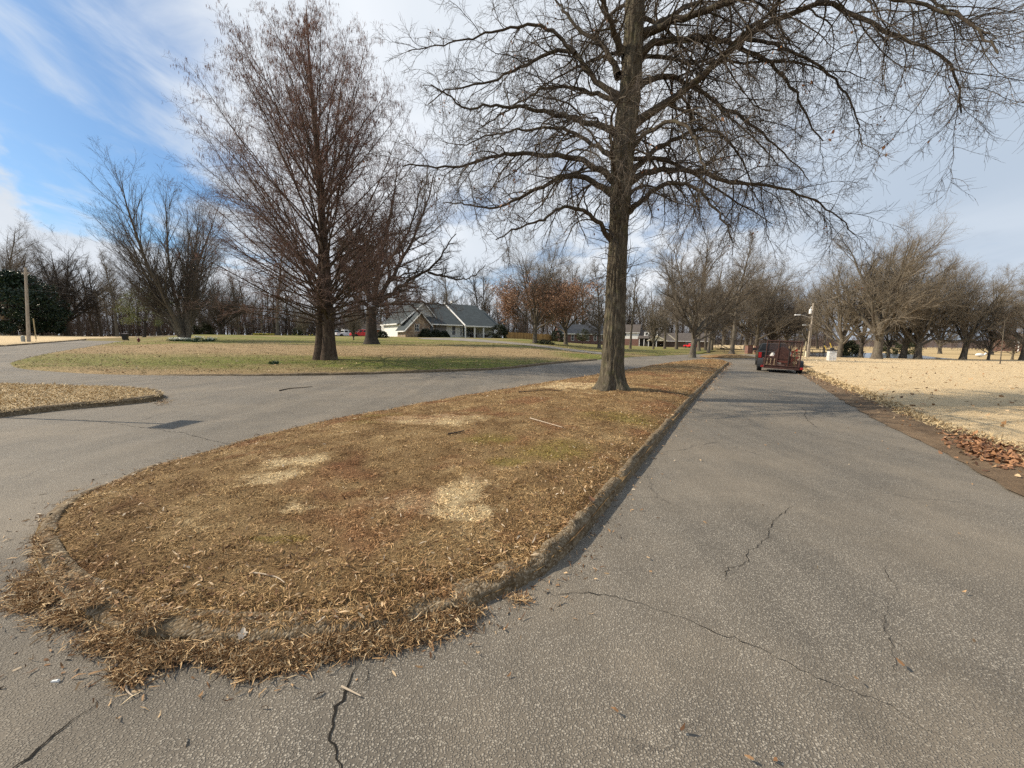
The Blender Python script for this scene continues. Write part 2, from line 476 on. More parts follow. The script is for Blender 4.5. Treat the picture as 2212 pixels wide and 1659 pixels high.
def f_blade(nt):
    v = coords(nt)
    c, a, c3 = median_colour(nt, v)
    r = nd(nt, 'ShaderNodeNewGeometry').outputs['Random Per Island']
    k = ramp(nt, r, [(0, (.30, .25, .20)), (.3, (.66, .58, .50)), (.6, (1.05, 1.0, .94)), (.85, (1.5, 1.5, 1.45)), (1, (2.1, 2.1, 2.1))])
    c = mix(nt, 1.0, c, k, 'MULTIPLY')
    return {'Base Color': c, 'Roughness': .8, 'Specular IOR Level': .15}
def f_litter(nt):
    r = nd(nt, 'ShaderNodeNewGeometry').outputs['Random Per Island']
    c = ramp(nt, r, [(0, (.06, .03, .015)), (.2, (.14, .072, .034)), (.45, (.26, .150, .074)), (.72, (.40, .255, .135)), (.93, (.55, .40, .24)), (1, (.62, .52, .40))])
    return {'Base Color': c, 'Roughness': .75, 'Specular IOR Level': .2}
LITTER = material('dead_leaf_litter', f_litter)
def f_oakleaf(nt):
    r = nd(nt, 'ShaderNodeNewGeometry').outputs['Random Per Island']
    c = ramp(nt, r, [(0, (.10, .048, .024)), (.5, (.22, .105, .050)), (1, (.38, .20, .10))])
    return {'Base Color': c, 'Roughness': .6, 'Specular IOR Level': .3}
OAKLEAF = material('fallen_oak_leaf', f_oakleaf)

def f_lawn(nt):
    v = coords(nt)
    sp = nd(nt, 'ShaderNodeSeparateXYZ', {0: v})
    x, y = sp.outputs[0], sp.outputs[1]
    w1 = noise(nt, scl(nt, v, (.35, 1, 1)), .35, 5, .6, .3)
    w2 = noise(nt, scl(nt, v, (.3, 1, 1)), 1.3, 5, .6)
    f = noise(nt, v, 14, 5, .75)
    f2 = noise(nt, v, 3.0, 4, .7)
    tan = ramp(nt, mth(nt, 'ADD', mth(nt, 'MULTIPLY', f, .6), mth(nt, 'MULTIPLY', w2, .4)), [(.3, (.17, .115, .060)), (.5, (.30, .215, .118)), (.7, (.45, .34, .20))])
    grn = ramp(nt, f, [(.3, (.070, .092, .018)), (.5, (.125, .150, .030)), (.7, (.23, .235, .065))])
    yy = mth(nt, 'ADD', y, mth(nt, 'MULTIPLY', mth(nt, 'SUBTRACT', w1, .5), 9.0))
    near = mth(nt, 'MULTIPLY', mapr(nt, yy, 16.8, 20.5), mapr(nt, yy, 22.0, 30.0, 1, 0))
    nright = mth(nt, 'MULTIPLY', mapr(nt, x, 2, 6), mth(nt, 'MULTIPLY', mapr(nt, yy, 27, 31), mapr(nt, yy, 36, 42, 1, 0)))
    far = mth(nt, 'MULTIPLY', mapr(nt, yy, 38, 46), mapr(nt, w1, .40, .55, .35, .9))
    g = mth(nt, 'MAXIMUM', mth(nt, 'MAXIMUM', mth(nt, 'MULTIPLY', near, mapr(nt, x, -24, -12, .75, 1.0)), nright), far)
    g = mth(nt, 'MULTIPLY', g, mapr(nt, mth(nt, 'ADD', f2, mth(nt, 'MULTIPLY', w2, .6)), .55, .82, .25, 1.0))
    c = mix(nt, g, tan, grn)
    lit = mapr(nt, noise(nt, v, 5.5, 4, .8), .58, .72)
    c = mix(nt, mth(nt, 'MULTIPLY', lit, .55), c, (.16, .075, .038))
    return {'Base Color': c, 'Roughness': .95, 'Specular IOR Level': .1, 'bump': (mth(nt, 'ADD', f, f2), 1.0, .06)}
LAWN = material('winter_lawn', f_lawn)
def f_field(nt):
    v = coords(nt)
    w = noise(nt, scl(nt, v, (.5, 1, 1)), .5, 5, .6, .2); f = noise(nt, v, 20, 5, .75); m = noise(nt, v, 3.5, 5, .7)
    c = ramp(nt, mth(nt, 'ADD', mth(nt, 'MULTIPLY', f, .5), mth(nt, 'MULTIPLY', m, .5)), [(.25, (.43, .32, .185)), (.5, (.56, .43, .26)), (.75, (.68, .55, .36))])
    c = mix(nt, mapr(nt, w, .52, .74, 0, .5), c, (.33, .215, .10))
    return {'Base Color': c, 'Roughness': .95, 'Specular IOR Level': .1, 'bump': (mth(nt, 'ADD', f, m), 1.0, .05)}
FIELD = material('straw_field', f_field)
def f_base(nt):
    v = coords(nt)
    w = noise(nt, v, .03, 5, .6, .2); f = noise(nt, v, 2.2, 6, .75)
    tan = ramp(nt, f, [(.3, (.30, .20, .10)), (.5, (.46, .34, .18)), (.7, (.58, .45, .26))])
    dk = ramp(nt, f, [(.3, (.10, .085, .035)), (.5, (.17, .14, .06)), (.7, (.28, .21, .10))])
    sp = nd(nt, 'ShaderNodeSeparateXYZ', {0: v})
    east = mapr(nt, mth(nt, 'SUBTRACT', sp.outputs[0], mth(nt, 'MULTIPLY', sp.outputs[1], .5)), 0, 14)
    c = mix(nt, mth(nt, 'MULTIPLY', east, mapr(nt, w, .3, .6, .5, 1)), dk, tan)
    return {'Base Color': c, 'Roughness': .95, 'Specular IOR Level': .1, 'bump': (f, 1.0, .1)}
BASE = material('open_ground', f_base)
def f_dirt(nt):
    v = coords(nt)
    a = noise(nt, v, 2.0, 6, .65, .3); f = noise(nt, v, 30, 5, .75)
    c = ramp(nt, mth(nt, 'ADD', mth(nt, 'MULTIPLY', f, .4), mth(nt, 'MULTIPLY', a, .6)), [(.3, (.085, .060, .040)), (.5, (.165, .115, .074)), (.72, (.29, .21, .135))])
    return {'Base Color': c, 'Roughness': .95, 'Specular IOR Level': .1, 'bump': (mth(nt, 'ADD', f, a), .9, .04)}
DIRT = material('bare_dirt', f_dirt)
def f_water(nt):
    v = coords(nt)
    n = noise(nt, scl(nt, v, (1, 2, 1)), 3.0, 3)
    return {'Base Color': (.10, .11, .11, 1), 'Roughness': .12, 'Specular IOR Level': .6, 'bump': (n, .25, .03)}
WATER = material('pond_water', f_water)
def f_drive(nt):
    v = coords(nt); a = noise(nt, v, 6, 6, .7); b = noise(nt, v, .6, 4)
    c = ramp(nt, mth(nt, 'ADD', mth(nt, 'MULTIPLY', a, .5), mth(nt, 'MULTIPLY', b, .5)), [(.3, (.14, .125, .105)), (.7, (.30, .275, .24))])
    return {'Base Color': c, 'Roughness': .95, 'Specular IOR Level': .15}
DRIVE = material('worn_driveway', f_drive)

# ================================================================== ground
# one sheet to the horizon
rr = np.concatenate([np.linspace(0, 30, 21), np.geomspace(32, 3500, 56)])
aa = np.linspace(0, 2 * math.pi, 181)[:-1]
Rg, Ag = np.meshgrid(rr, aa, indexing='ij')
gx, gy = (Rg * np.sin(Ag)).ravel(), (Rg * np.cos(Ag)).ravel()
gz = hgt(gx, gy) - .07 - .04 * np.exp(-((gx ** 2 + gy ** 2) / 60 ** 2))
nA = len(aa); F = []
i = np.arange(len(rr) - 1)[:, None] * nA + np.arange(nA)[None]
j = np.arange(len(rr) - 1)[:, None] * nA + (np.arange(nA)[None] + 1) % nA
F = np.stack([i, i + nA, j + nA, j], -1).reshape(-1, 4).astype(np.int32)
tag(link('ground', mesh_np('ground', np.column_stack([gx, gy, gz]), F, BASE, True)), kind='structure')

# outlines measured in the photograph and laid on the terrain
MEDIAN_PX = [(1577, 784), (1562, 795), (1535, 823), (1500, 862), (1470, 898), (1440, 934), (1400, 985), (1360, 1035), (1320, 1085), (1280, 1135),
             (1240, 1185), (1190, 1228), (1130, 1264), (1085, 1286), (1028, 1312), (925, 1350), (812, 1376), (668, 1400), (514, 1407), (360, 1402), (252, 1385),
             (180, 1350), (121, 1300), (80, 1245), (72, 1190), (92, 1140), (150, 1092), (230, 1052), (320, 1015), (442, 983), (560, 948), (700, 914), (800, 896),
             (900, 877), (1000, 859), (1100, 842), (1200, 826), (1290, 811), (1400, 794), (1455, 785), (1500, 780), (1550, 779)]
MED = resample(smooth_line(hits(MEDIAN_PX), True, 2), .22, True)
def med_kw(P):
    r = np.hypot(P[:, 0], P[:, 1])
    return .115 + .07 * np.clip((4.5 - r) / 2.0, 0, 1) * (P[:, 0] < 0.2)
def med_kh(P):
    r = np.hypot(P[:, 0], P[:, 1])
    s = np.where(P[:, 0] < P[:, 1] * .35 - .6, 1.0, 0.0)
    h = .112 - .045 * np.clip((4.2 - r) / 2.2, 0, 1) * s
    back = np.clip((P[:, 1] - 3.4) / .5, 0, 1) * np.clip((.42 * P[:, 1] - 1.5 - P[:, 0]) / .4, 0, 1)      # the buried kerb on the far side
    return h * (1 - back) + .065 * back
def med_z(x, y):
    x = np.asarray(x, float); y = np.asarray(y, float)
    d = dist_to(MED[::3], x, y)
    r = np.hypot(x, y)
    low = np.clip((r - 2.0) / 4.0, .3, 1); Q = np.stack([np.ravel(x), np.ravel(y)], 1)
    kh = med_kh(Q).reshape(x.shape); kw = med_kw(Q).reshape(x.shape)
    return hgt(x, y) + kh - .03 + .045 * np.clip((d - kw * .8) / .12, 0, 1) + .16 * low * (1 - np.exp(-np.maximum(0, d - kw) / .9)) + .022 * nz(x, y, 1.1, 1) * np.clip(d / .3, 0, 1) + .010 * nz(x, y, .35, 2) * np.clip(d / .2, 0, 1)
def over_z(x, y):
    """top of the matted grass, which also creeps over the kerb"""
    d = dist_to(MED[::3], x, y); kw = med_kw(np.column_stack([x, y]))
    return med_z(x, y) + .042 * np.clip((kw - d) / .05, 0, 1)
def surf(x, y):
    """terrain with the median on it"""
    x = np.atleast_1d(np.asarray(x, float)); y = np.atleast_1d(np.asarray(y, float))
    z = np.array(hgt(x, y)); ins = inside(MED, x, y)
    if ins.any(): z[ins] = med_z(x[ins], y[ins])
    return z
def spot(px, py, rpx, rpy):
    a = hit(px, py, surf); b = hit(px + rpx, py, surf); c = hit(px, py - rpy, surf)
    return (a[0], a[1], abs(b[0] - a[0]), abs(c[1] - a[1]), 0.0)
for s in [(930, 1082, 190, 36), (1020, 1050, 100, 30), (585, 1035, 85, 26), (650, 1095, 90, 24), (640, 995, 110, 22), (1240, 832, 140, 11), (930, 905, 200, 18), (1010, 1105, 110, 18)]:
    STRAW_SPOTS.append(spot(*s))
for s in [(1200, 970, 110, 26), (1060, 950, 80, 16), (620, 1165, 60, 12), (820, 900, 80, 8), (1340, 900, 90, 14), (560, 1165, 30, 8), (1100, 1000, 60, 14), (1330, 790, 60, 5)]:
    MOSS_SPOTS.append(spot(*s))
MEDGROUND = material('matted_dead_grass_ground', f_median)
BLADE = material('dead_grass_blade', f_blade)

def road_z(x, y):
    return hgt(x, y) + .006 * nz(x, y, 5.0, 3)
ROAD = np.array([(-70, -9), (16, -9)] + [tuple(p) for p in hits([(2212, 1062), (2039, 968), (1929, 919), (1819, 859), (1737, 810), (1700, 790), (1672, 776), (1650, 769), (1636, 766), (1560, 765.5), (1505, 765.5)])])
ROAD[2] = ROAD[2]
e = ROAD[2] + (ROAD[2] - ROAD[3]) / np.linalg.norm(ROAD[2] - ROAD[3]) * 9
ROAD = np.vstack([ROAD[:1], [[e[0], -9]], [e], ROAD[2:], hits([(1430, 764), (1300, 766)]) + 0, [[0, 24], [-12, 23], [-25, 26], [-38, 46], [-62, 60], [-80, 62], [-85, 20]]])
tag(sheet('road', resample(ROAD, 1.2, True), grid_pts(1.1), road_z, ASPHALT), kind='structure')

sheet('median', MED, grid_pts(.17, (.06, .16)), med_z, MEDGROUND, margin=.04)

def kerb(name, P, w, hz, closed, erode=.017, zf=hgt, wf=None, step=.1):
    """swept concrete edging with worn, uneven faces; P runs with the raised ground on its left"""
    P = resample(P, step, closed)
    n = len(P)
    if closed: T = np.roll(P, -1, 0) - np.roll(P, 1, 0)
    else: T = np.gradient(P, axis=0)
    T /= np.linalg.norm(T, axis=1)[:, None]
    N = np.column_stack([-T[:, 1], T[:, 0]])
    s = np.arange(n) * step
    ww = np.full(n, w) if wf is None else wf(P)
    hh = (hz(P) if callable(hz) else np.full(n, hz)) + erode * nz(s, s * 0, 1.3, 21)
    hh = hh * (1 - .45 * np.exp(-((s + 1.1) % 3.0 - 1.5) ** 2 / .002)) - .03 * np.clip(nz(s, s * 0, .9, 22) - .55, 0, 1)
    prof = [(-.012, -.06), (-.006, .0), (.006, .55), (.018, .86), (.05, 1.0), (.5, 1.06), (.92, 1.05), (1.0, .95), (1.02, -.2)]
    V = []
    for k, (a, b) in enumerate(prof):
        off = a * ww if a > .06 else a
        jit = erode * (nz(s * 1.0, s * 0 + k * .31, .33, 30 + k) + .6 * nz(s, s * 0 + k, .11, 50 + k))
        xy = P + N * (off + (jit if k < 7 else 0))[..., None] if np.ndim(off) else P + N * (off + jit)[:, None]
        V.append(np.column_stack([xy, zf(P[:, 0], P[:, 1]) + hh * b + (.4 * jit if 1 < k < 8 else 0)]))
    V = np.stack(V, 1); m = len(prof)
    k = np.arange(n if closed else n - 1)[:, None]; q = np.arange(m - 1)[None]
    k2 = (k + 1) % n
    F = np.stack([k * m + q, k2 * m + q, k2 * m + q + 1, k * m + q + 1], -1).reshape(-1, 4).astype(np.int32)
    o = link(name, mesh_np(name, V.reshape(-1, 3), F, CONCRETE, True))
    return tag(o, kind='structure')
MEDL = MED if area(MED) > 0 else MED[::-1]
kerb('kerb', smooth_line(MEDL, True, 1), .15, med_kh, True, wf=med_kw, step=.09)

# small median on the left
SM = smooth_line(hits([(-330, 842), (-150, 838), (0, 837), (172, 842), (306, 846), (345, 852), (358, 860), (330, 868), (248, 877), (153, 884), (0, 902), (-200, 925), (-420, 950)]), True, 2)
SM = resample(SM, .3, True)
def sm_z(x, y):
    d = dist_to(SM, x, y)
    return hgt(x, y) + .10 + .10 * (1 - np.exp(-d / .6)) + .02 * nz(x, y, 1.0, 4)
sheet('small_median', SM, grid_pts(.3, (.1,)), sm_z, material('pale_dead_grass_ground', f_field), margin=.06)
kerb('kerb', SM if area(SM) > 0 else SM[::-1], .15, .125, True, step=.15)

# lawn of the houses across the road
LAWN_FRONT = hits([(19, 785), (30, 796), (115, 803), (229, 809.5), (344, 810), (461, 810.5), (560, 811), (679, 810.5), (790, 808.5), (891, 804.5), (1000, 801), (1091, 797.5), (1174, 787.5), (1240, 781), (1295, 777), (1343, 772.5), (1420, 768.6), (1478, 766.6), (1506, 764.5)])
LAWN_BACK = hits([(19, 785), (38, 779), (115, 762), (202, 749), (250, 739.5)])
LF = resample(smooth_line(LAWN_FRONT, False, 2), .5)
LBK = resample(smooth_line(LAWN_BACK, False, 2), .6)
LAWN_P = np.vstack([LF, [[45, 85], [44, 100], [40, 150], [-60, 150], [-70, 95]], LBK[::-1][:-1]])
def edge_z(P, lift, soft, seed):
    def f(x, y):
        d = dist_to(P[::2] if len(P) > 300 else P, x, y)
        return hgt(x, y) + lift * np.clip(d / soft, 0, 1) - .03 * (d < .02) + .03 * nz(x, y, 2.6, seed) * np.clip(d / 1.0, 0, 1)
    return f
def lawn_z(x, y):
    d = dist_to(LF, x, y, False)
    d2 = dist_to(LBK, x, y, False)
    d = np.minimum(d, d2)
    return hgt(x, y) - .02 + .14 * np.clip(d / .25, 0, 1) + .03 * nz(x, y, 2.6, 5) * np.clip(d / 1.0, 0, 1)
def lawn_grid(P):
    a = grid_pts(.9, (.14, .35))(P)
    return a[(a[:, 1] < 48) | (RNG.random(len(a)) < .25)]
sheet('lawn', LAWN_P, lawn_grid, lawn_z, LAWN, margin=.1)
kf = resample(smooth_line(hits([(300, 811), (461, 811.5), (560, 812), (679, 811.5), (790, 809.5), (891, 805.5), (1000, 802), (1091, 798.5), (1174, 788.5), (1240, 782), (1290, 778.5)]), False, 2), .3)
kerb('kerb', kf, .22, lambda P: .015 + .095 * np.clip((P[:, 0] + 15) / 6, 0, 1), False, erode=.02, step=.15)

# verge beyond the side street
VG = hits([(-900, 775), (-300, 762), (0, 749.5), (90, 742), (187, 733.8), (192, 731.6)])
VGP = np.vstack([resample(smooth_line(VG, False, 1), 1.0), [[-100, 150], [-260, 150], [-260, 40]]])
sheet('verge', VGP, grid_pts(2.5, (.3,)), edge_z(VGP, .16, .3, 6), FIELD, margin=.1)
vk = smooth_line(VG[:5], False, 1)
kerb('kerb', vk, .18, .13, False, erode=.015, step=.4)

# straw coloured field on the right with its bare dirt edge
FE = hits([(2600, 1150), (2330, 1045), (2212, 986), (2120, 952), (2039, 928), (1950, 893), (1874, 858), (1810, 832), (1757, 810), (1720, 789), (1705, 780), (1690, 772.5)])
FEs = resample(smooth_line(FE, False, 2), .25)
FEs = FEs + np.column_stack([.10 * nz(FEs[:, 0], FEs[:, 1], 1.2, 71) + .05 * nz(FEs[:, 0], FEs[:, 1], .35, 72)] * 2)
FIELDP = np.vstack([FEs, [[46, 62], [58, 66], [75, 66], [110, 63], [110, -6], [8, -6]]])
def field_z(x, y):
    d = dist_to(FEs[::2], x, y, False)
    return hgt(x, y) + .01 + .07 * np.clip(d / .8, 0, 1) ** .8 + .03 * nz(x, y, 2.2, 7) * np.clip(d / .6, 0, 1)
def field_grid(P):
    a = grid_pts(.5, (.15, .4))(P)
    k = np.hypot(a[:, 0], a[:, 1])
    return a[RNG.random(len(a)) < np.clip(12 / k, .06, 1)]
sheet('field', FIELDP, field_grid, field_z, FIELD, margin=.07)
DE = hits([(2700, 1290), (2212, 1061), (2120, 1010), (2039, 968), (1929, 919), (1870, 887), (1819, 859), (1775, 831), (1737, 809), (1706, 790), (1690, 780), (1680, 773)])
DEs = resample(smooth_line(DE, False, 2), .2)
DEs = DEs + np.column_stack([.05 * nz(DEs[:, 0], DEs[:, 1], .7, 73) + .04 * nz(DEs[:, 0], DEs[:, 1], .2, 74) - .16, 0 * DEs[:, 0]])
off = FEs[::-1] + np.array([.6, -.1])
DIRTP = np.vstack([DEs, off])
def dirt_z(x, y):
    d = dist_to(DEs[::2], x, y, False)
    return hgt(x, y) + .012 + np.clip(d, 0, .5) * .03 + .02 * nz(x, y, .8, 8) * np.clip(d / .3, 0, 1)
sheet('dirt_shoulder', DIRTP, grid_pts(.35), dirt_z, DIRT, margin=.05)

# far median across the junction, pond, driveway
FM = resample(smooth_line(hits([(1505, 769.5), (1540, 767.3), (1580, 767), (1625, 770), (1638, 774), (1610, 774.5), (1560, 774), (1525, 773)]), True, 2), .5, True)
def fm_z(x, y):
    d = dist_to(FM, x, y)
    return hgt(x, y) + .03 + .22 * (1 - np.exp(-d / .8))
sheet('far_median', FM, grid_pts(.8, (.2,)), fm_z, MEDGROUND)
POND = np.array([at(a, 770, b)[:2] for a, b in [(1700, 66), (1790, 66), (1850, 64), (1920, 62.5), (1990, 64), (2075, 63), (2090, 66), (2030, 76), (1990, 92), (1950, 112), (1850, 118), (1740, 112)]])
POND = resample(smooth_line(POND, True, 2), 1.5, True)
sheet('pond', POND, grid_pts(6), lambda x, y: np.full(np.shape(x), -.66), WATER)
DW = smooth_line(hits([(895, 732), (950, 731), (1010, 732.5), (1060, 737), (1110, 741.2), (1190, 750), (1250, 758), (1300, 763.5), (1345, 767.5), (1330, 771.8), (1285, 767.3), (1180, 754), (1100, 745.3), (1040, 740.6), (985, 737), (920, 735)]), True, 1)
sheet('driveway', resample(DW, 1.0, True), grid_pts(1.2), lambda x, y: lawn_z(x, y) + .03, DRIVE)
PK = np.array([at(a, 728, b)[:2] for a, b in [(690, 93), (860, 84), (870, 100), (690, 108)]])
sheet('parking_pad', resample(PK, 1.0, True), grid_pts(1.5), lambda x, y: lawn_z(x, y) + .035, DRIVE)

# distant hills on the right
hx = np.linspace(0, 1, 140); hv = []
for t in hx:
    a = math.radians(12 + 66 * t)
    for k, (rd, zz) in enumerate([(420, -2), (700, 3), (900, 9.5), (1150, 13), (1500, 8)]):
        z = zz + (2.0 * float(nz(np.array(t * 40.0), np.array(k * 3.0), 9, 9)) if k > 0 else 0)
        hv.append((rd * math.sin(a), rd * math.cos(a), z))
hv = np.array(hv); i = np.arange(139)[:, None] * 5 + np.arange(4)[None]
F = np.stack([i, i + 1, i + 6, i + 5], -1).reshape(-1, 4).astype(np.int32)
def f_hill(nt):
    v = coords(nt); n = noise(nt, v, .02, 6, .7); m = noise(nt, scl(nt, v, (1, 1, .3)), .25, 5, .8)
    c = ramp(nt, mth(nt, 'ADD', mth(nt, 'MULTIPLY', n, .5), mth(nt, 'MULTIPLY', m, .5)), [(.3, (.075, .072, .078)), (.55, (.12, .105, .10)), (.75, (.19, .16, .13))])
    return {'Base Color': c, 'Roughness': 1.0, 'Specular IOR Level': 0.0, 'bump': (m, 1.0, 1.5)}
tag(link('hills', mesh_np('hills', hv, F, material('wooded_hill', f_hill), True)), kind='structure')

# ------------------------------------------------------------------ cracks in the asphalt (open grooves showing dark)
CRACK = plain('crack_fill', (.018, .016, .014), .95, var=.3, spec=.1)
def crack(pts, w, seed, name='crack'):
    P = hits(pts)
    P = resample(smooth_line(P, False, 1), .025)
    r = np.random.default_rng(seed)
    n = len(P); T = np.gradient(P, axis=0); T /= np.linalg.norm(T, axis=1)[:, None]; N = np.column_stack([-T[:, 1], T[:, 0]])
    j = np.cumsum(r.normal(0, .006, n)); j -= np.linspace(0, j[-1], n); j += r.normal(0, .006, n)
    ww = w * np.clip(.55 + .8 * nz(np.arange(n) * .025, np.zeros(n), .25, seed) + r.normal(0, .22, n), .38, 2) * np.minimum(1, np.minimum(np.arange(n), np.arange(n)[::-1]) / 6 + .15)
    A = P + N * (j + ww / 2)[:, None]; B = P + N * (j - ww / 2)[:, None]
    V = np.stack([np.column_stack([A, road_z(A[:, 0], A[:, 1]) + .004]), np.column_stack([B, road_z(B[:, 0], B[:, 1]) + .004])], 1).reshape(-1, 3)
    k = np.arange(n - 1)[:, None] * 2
    o = link(name, mesh_np(name, V, (k + np.array([0, 1, 3, 2])).astype(np.int32), CRACK), bpy.data.objects['road'])
    return o
for k, (w, pts) in enumerate([
    (.019, [(775, 1432), (762, 1462), (745, 1490), (724, 1520), (722, 1545), (712, 1580), (722, 1600), (738, 1625), (742, 1659), (748, 1700)]),
    (.009, [(258, 1485), (225, 1515), (190, 1535), (150, 1565), (110, 1600), (70, 1630), (30, 1659), (-20, 1690)]),
    (.0048, [(1165, 1270), (1195, 1287), (1240, 1283), (1280, 1282), (1330, 1290), (1400, 1315), (1470, 1335), (1540, 1365), (1620, 1395), (1700, 1430), (1760, 1465), (1830, 1492), (1900, 1520), (2000, 1575), (2100, 1625)]),
    (.0055, [(1562, 1258), (1572, 1235), (1605, 1215), (1615, 1195), (1645, 1175), (1665, 1150), (1680, 1120), (1710, 1090)]),
    (.0034, [(1908, 1290), (1915, 1330), (1925, 1380), (1935, 1415), (1940, 1455), (1930, 1490)]),
    (.0030, [(1905, 1215), (1912, 1250), (1935, 1270), (1910, 1298)]),
    (.005, [(800, 1436), (790, 1462), (776, 1490)]),
    (.010, [(160, 905), (300, 925), (420, 945), (500, 960)]),
    (.010, [(1735, 880), (1745, 905), (1765, 925)])]):
    crack(pts, w, 200 + k)
# ================================================================== trees
def f_bark(dark, mid, light, sc=1.0, green=0.0):
    def f(nt):
        v = coords(nt, True)
        st = nd(nt, 'ShaderNodeMapping', {'Vector': v, 'Scale': (1, 1, .18)}).outputs[0]
        a = noise(nt, st, 16 * sc, 6, .68, .35); b = noise(nt, v, 2.2 * sc, 4, .6); c2 = noise(nt, v, 55 * sc, 3, .7)
        c = ramp(nt, mth(nt, 'ADD', mth(nt, 'MULTIPLY', a, .7), mth(nt, 'MULTIPLY', c2, .3)), [(.32, dark), (.5, mid), (.7, light)])
        c = mix(nt, mapr(nt, b, .52, .72, 0, .45), c, (light[0] * 1.05, light[1] * 1.12, light[2] * 1.0))
        if green:
            g = noise(nt, v, 3.1 * sc, 4, .6)
            c = mix(nt, mapr(nt, g, .5, .7, 0, green), c, (.085, .095, .035))
        return {'Base Color': c, 'Roughness': .95, 'Specular IOR Level': .12, 'bump': (a, 1.0, .03)}
    return f
BARK_OAK = material('oak_bark', f_bark((.020, .016, .011), (.082, .069, .050), (.21, .18, .135), 1.25, .3))
BARK_LIMB = material('oak_limb_bark', f_bark((.026, .020, .016), (.070, .056, .043), (.135, .113, .088), 2.0, .3))
BARK_RED = material('redwood_bark', f_bark((.020, .014, .011), (.070, .050, .037), (.17, .13, .098), 1.0))
BARK_GREY = material('grey_bark', f_bark((.040, .034, .028), (.115, .098, .078), (.23, .20, .165), .6, .2))
BARK_DARK = material('dark_bark', f_bark((.018, .015, .013), (.050, .042, .035), (.10, .085, .07), .6))
def f_twig(c0, c1):
    def f(nt):
        r = nd(nt, 'ShaderNodeNewGeometry').outputs['Random Per Island']
        return {'Base Color': ramp(nt, r, [(0, c0), (1, c1)]), 'Roughness': .9, 'Specular IOR Level': .15}
    return f
TWIG_OAK = material('oak_twigs', f_twig((.052, .043, .036), (.155, .128, .102)))
TWIG_RED = material('redwood_twigs', f_twig((.080, .048, .040), (.245, .165, .130)))
TWIG_GREY = material('grey_twigs', f_twig((.095, .079, .062), (.25, .212, .165)))
TWIG_TAN = material('tan_twigs', f_twig((.115, .096, .072), (.30, .255, .195)))
TWIG_DARK = material('dark_twigs', f_twig((.044, .036, .031), (.135, .110, .090)))

class Wood:
    def __init__(s): s.b = []
    def add(s, P, R, sides):
        s.b.append((P, R, sides)); return s
    def mesh(s, name, mat):
        VS, FS, n0 = [], [], 0
        for P, R, sd in s.b:
            B, n, _ = P.shape
            T = np.gradient(P, axis=1); T /= np.linalg.norm(T, axis=2, keepdims=True) + 1e-9
            m = np.abs(T.mean(1)); ref = np.zeros((B, 3)); ref[np.arange(B), m.argmin(1)] = 1
            U = np.cross(T, ref[:, None, :]); U /= np.linalg.norm(U, axis=2, keepdims=True) + 1e-9
            Vv = np.cross(T, U)
            a = np.arange(sd) * 2 * math.pi / sd
            ring = P[:, :, None] + R[:, :, None, None] * (np.cos(a)[None, None, :, None] * U[:, :, None] + np.sin(a)[None, None, :, None] * Vv[:, :, None])
            VS.append(ring.reshape(-1, 3))
            b = np.arange(B)[:, None, None] * (n * sd); k = np.arange(n - 1)[None, :, None] * sd
            q = np.arange(sd)[None, None]; q2 = (q + 1) % sd
            f = np.stack([b + k + q, b + k + q2, b + k + sd + q2, b + k + sd + q], -1).reshape(-1, 4) + n0
            FS.append(f.astype(np.int32)); n0 += B * n * sd
        return mesh_np(name, np.concatenate(VS), np.concatenate(FS), mat, True)

def unit(v): return v / (np.linalg.norm(v, axis=-1, keepdims=True) + 1e-9)
def grow(g, P, R, L, cnt, t0, t1, ang, asd, ratio, taper, n, wob, trop, rr, rmin, tip=.3, bias=1.0, lmin=.0, gain=1.0):
    """side branches on every parent: returns points, radii, lengths"""
    B, m, _ = P.shape
    cnt = np.full(B, cnt) if np.isscalar(cnt) else np.asarray(cnt, int)
    idx = np.repeat(np.arange(B), cnt); N = len(idx)
    k = np.concatenate([np.arange(c) for c in cnt]) if N else np.zeros(0)
    t = t0 + (t1 - t0) * ((k + g.random(N)) / np.repeat(cnt, cnt)) ** bias
    f = t * (m - 1); i = np.minimum(f.astype(int), m - 2); fr = (f - i)[:, None]
    p = P[idx, i] * (1 - fr) + P[idx, i + 1] * fr
    rp = R[idx, i] * (1 - fr[:, 0]) + R[idx, i + 1] * fr[:, 0]
    T = unit(P[idx, i + 1] - P[idx, i])
    ref = unit(g.normal(size=(N, 3))); side = unit(np.cross(T, ref))
    a = np.radians(g.normal(ang, asd, N))[:, None]
    d = unit(T * np.cos(a) + side * np.sin(a))
    ln = np.maximum(lmin, L[idx] * ratio * (1 - taper * t) * g.uniform(.55, 1.25, N))
    out = np.zeros((N, n, 3)); out[:, 0] = p
    st = (ln / (n - 1))[:, None]; trop = np.asarray(trop, float)
    for q in range(1, n):
        tv = trop[None] if trop.ndim == 1 else trop
        d = unit(d + tv * (gain / n) + g.normal(0, wob, (N, 3)))
        out[:, q] = out[:, q - 1] + d * st
    r0 = np.maximum(rmin, np.minimum(rp * .9, rp * rr * g.uniform(.8, 1.15, N)))
    rad = r0[:, None] * np.linspace(1, tip, n)[None]
    return out, rad, ln
def path(g, p, d, L, n, r0, r1, wob, trop):
    P = [np.array(p, float)]; d = unit(np.array(d, float))
    for q in range(1, n):
        d = unit(d + np.array(trop) / n + g.normal(0, wob, 3)); P.append(P[-1] + d * L / (n - 1))
    return np.array(P)[None], np.linspace(r0, r1, n)[None], np.array([L])
def flare(P, R, k=.9, h=.45, z0=0.0):
    z = np.maximum(P[..., 2] - z0, 0)
    return R * (1 + k * np.exp(-z / h))
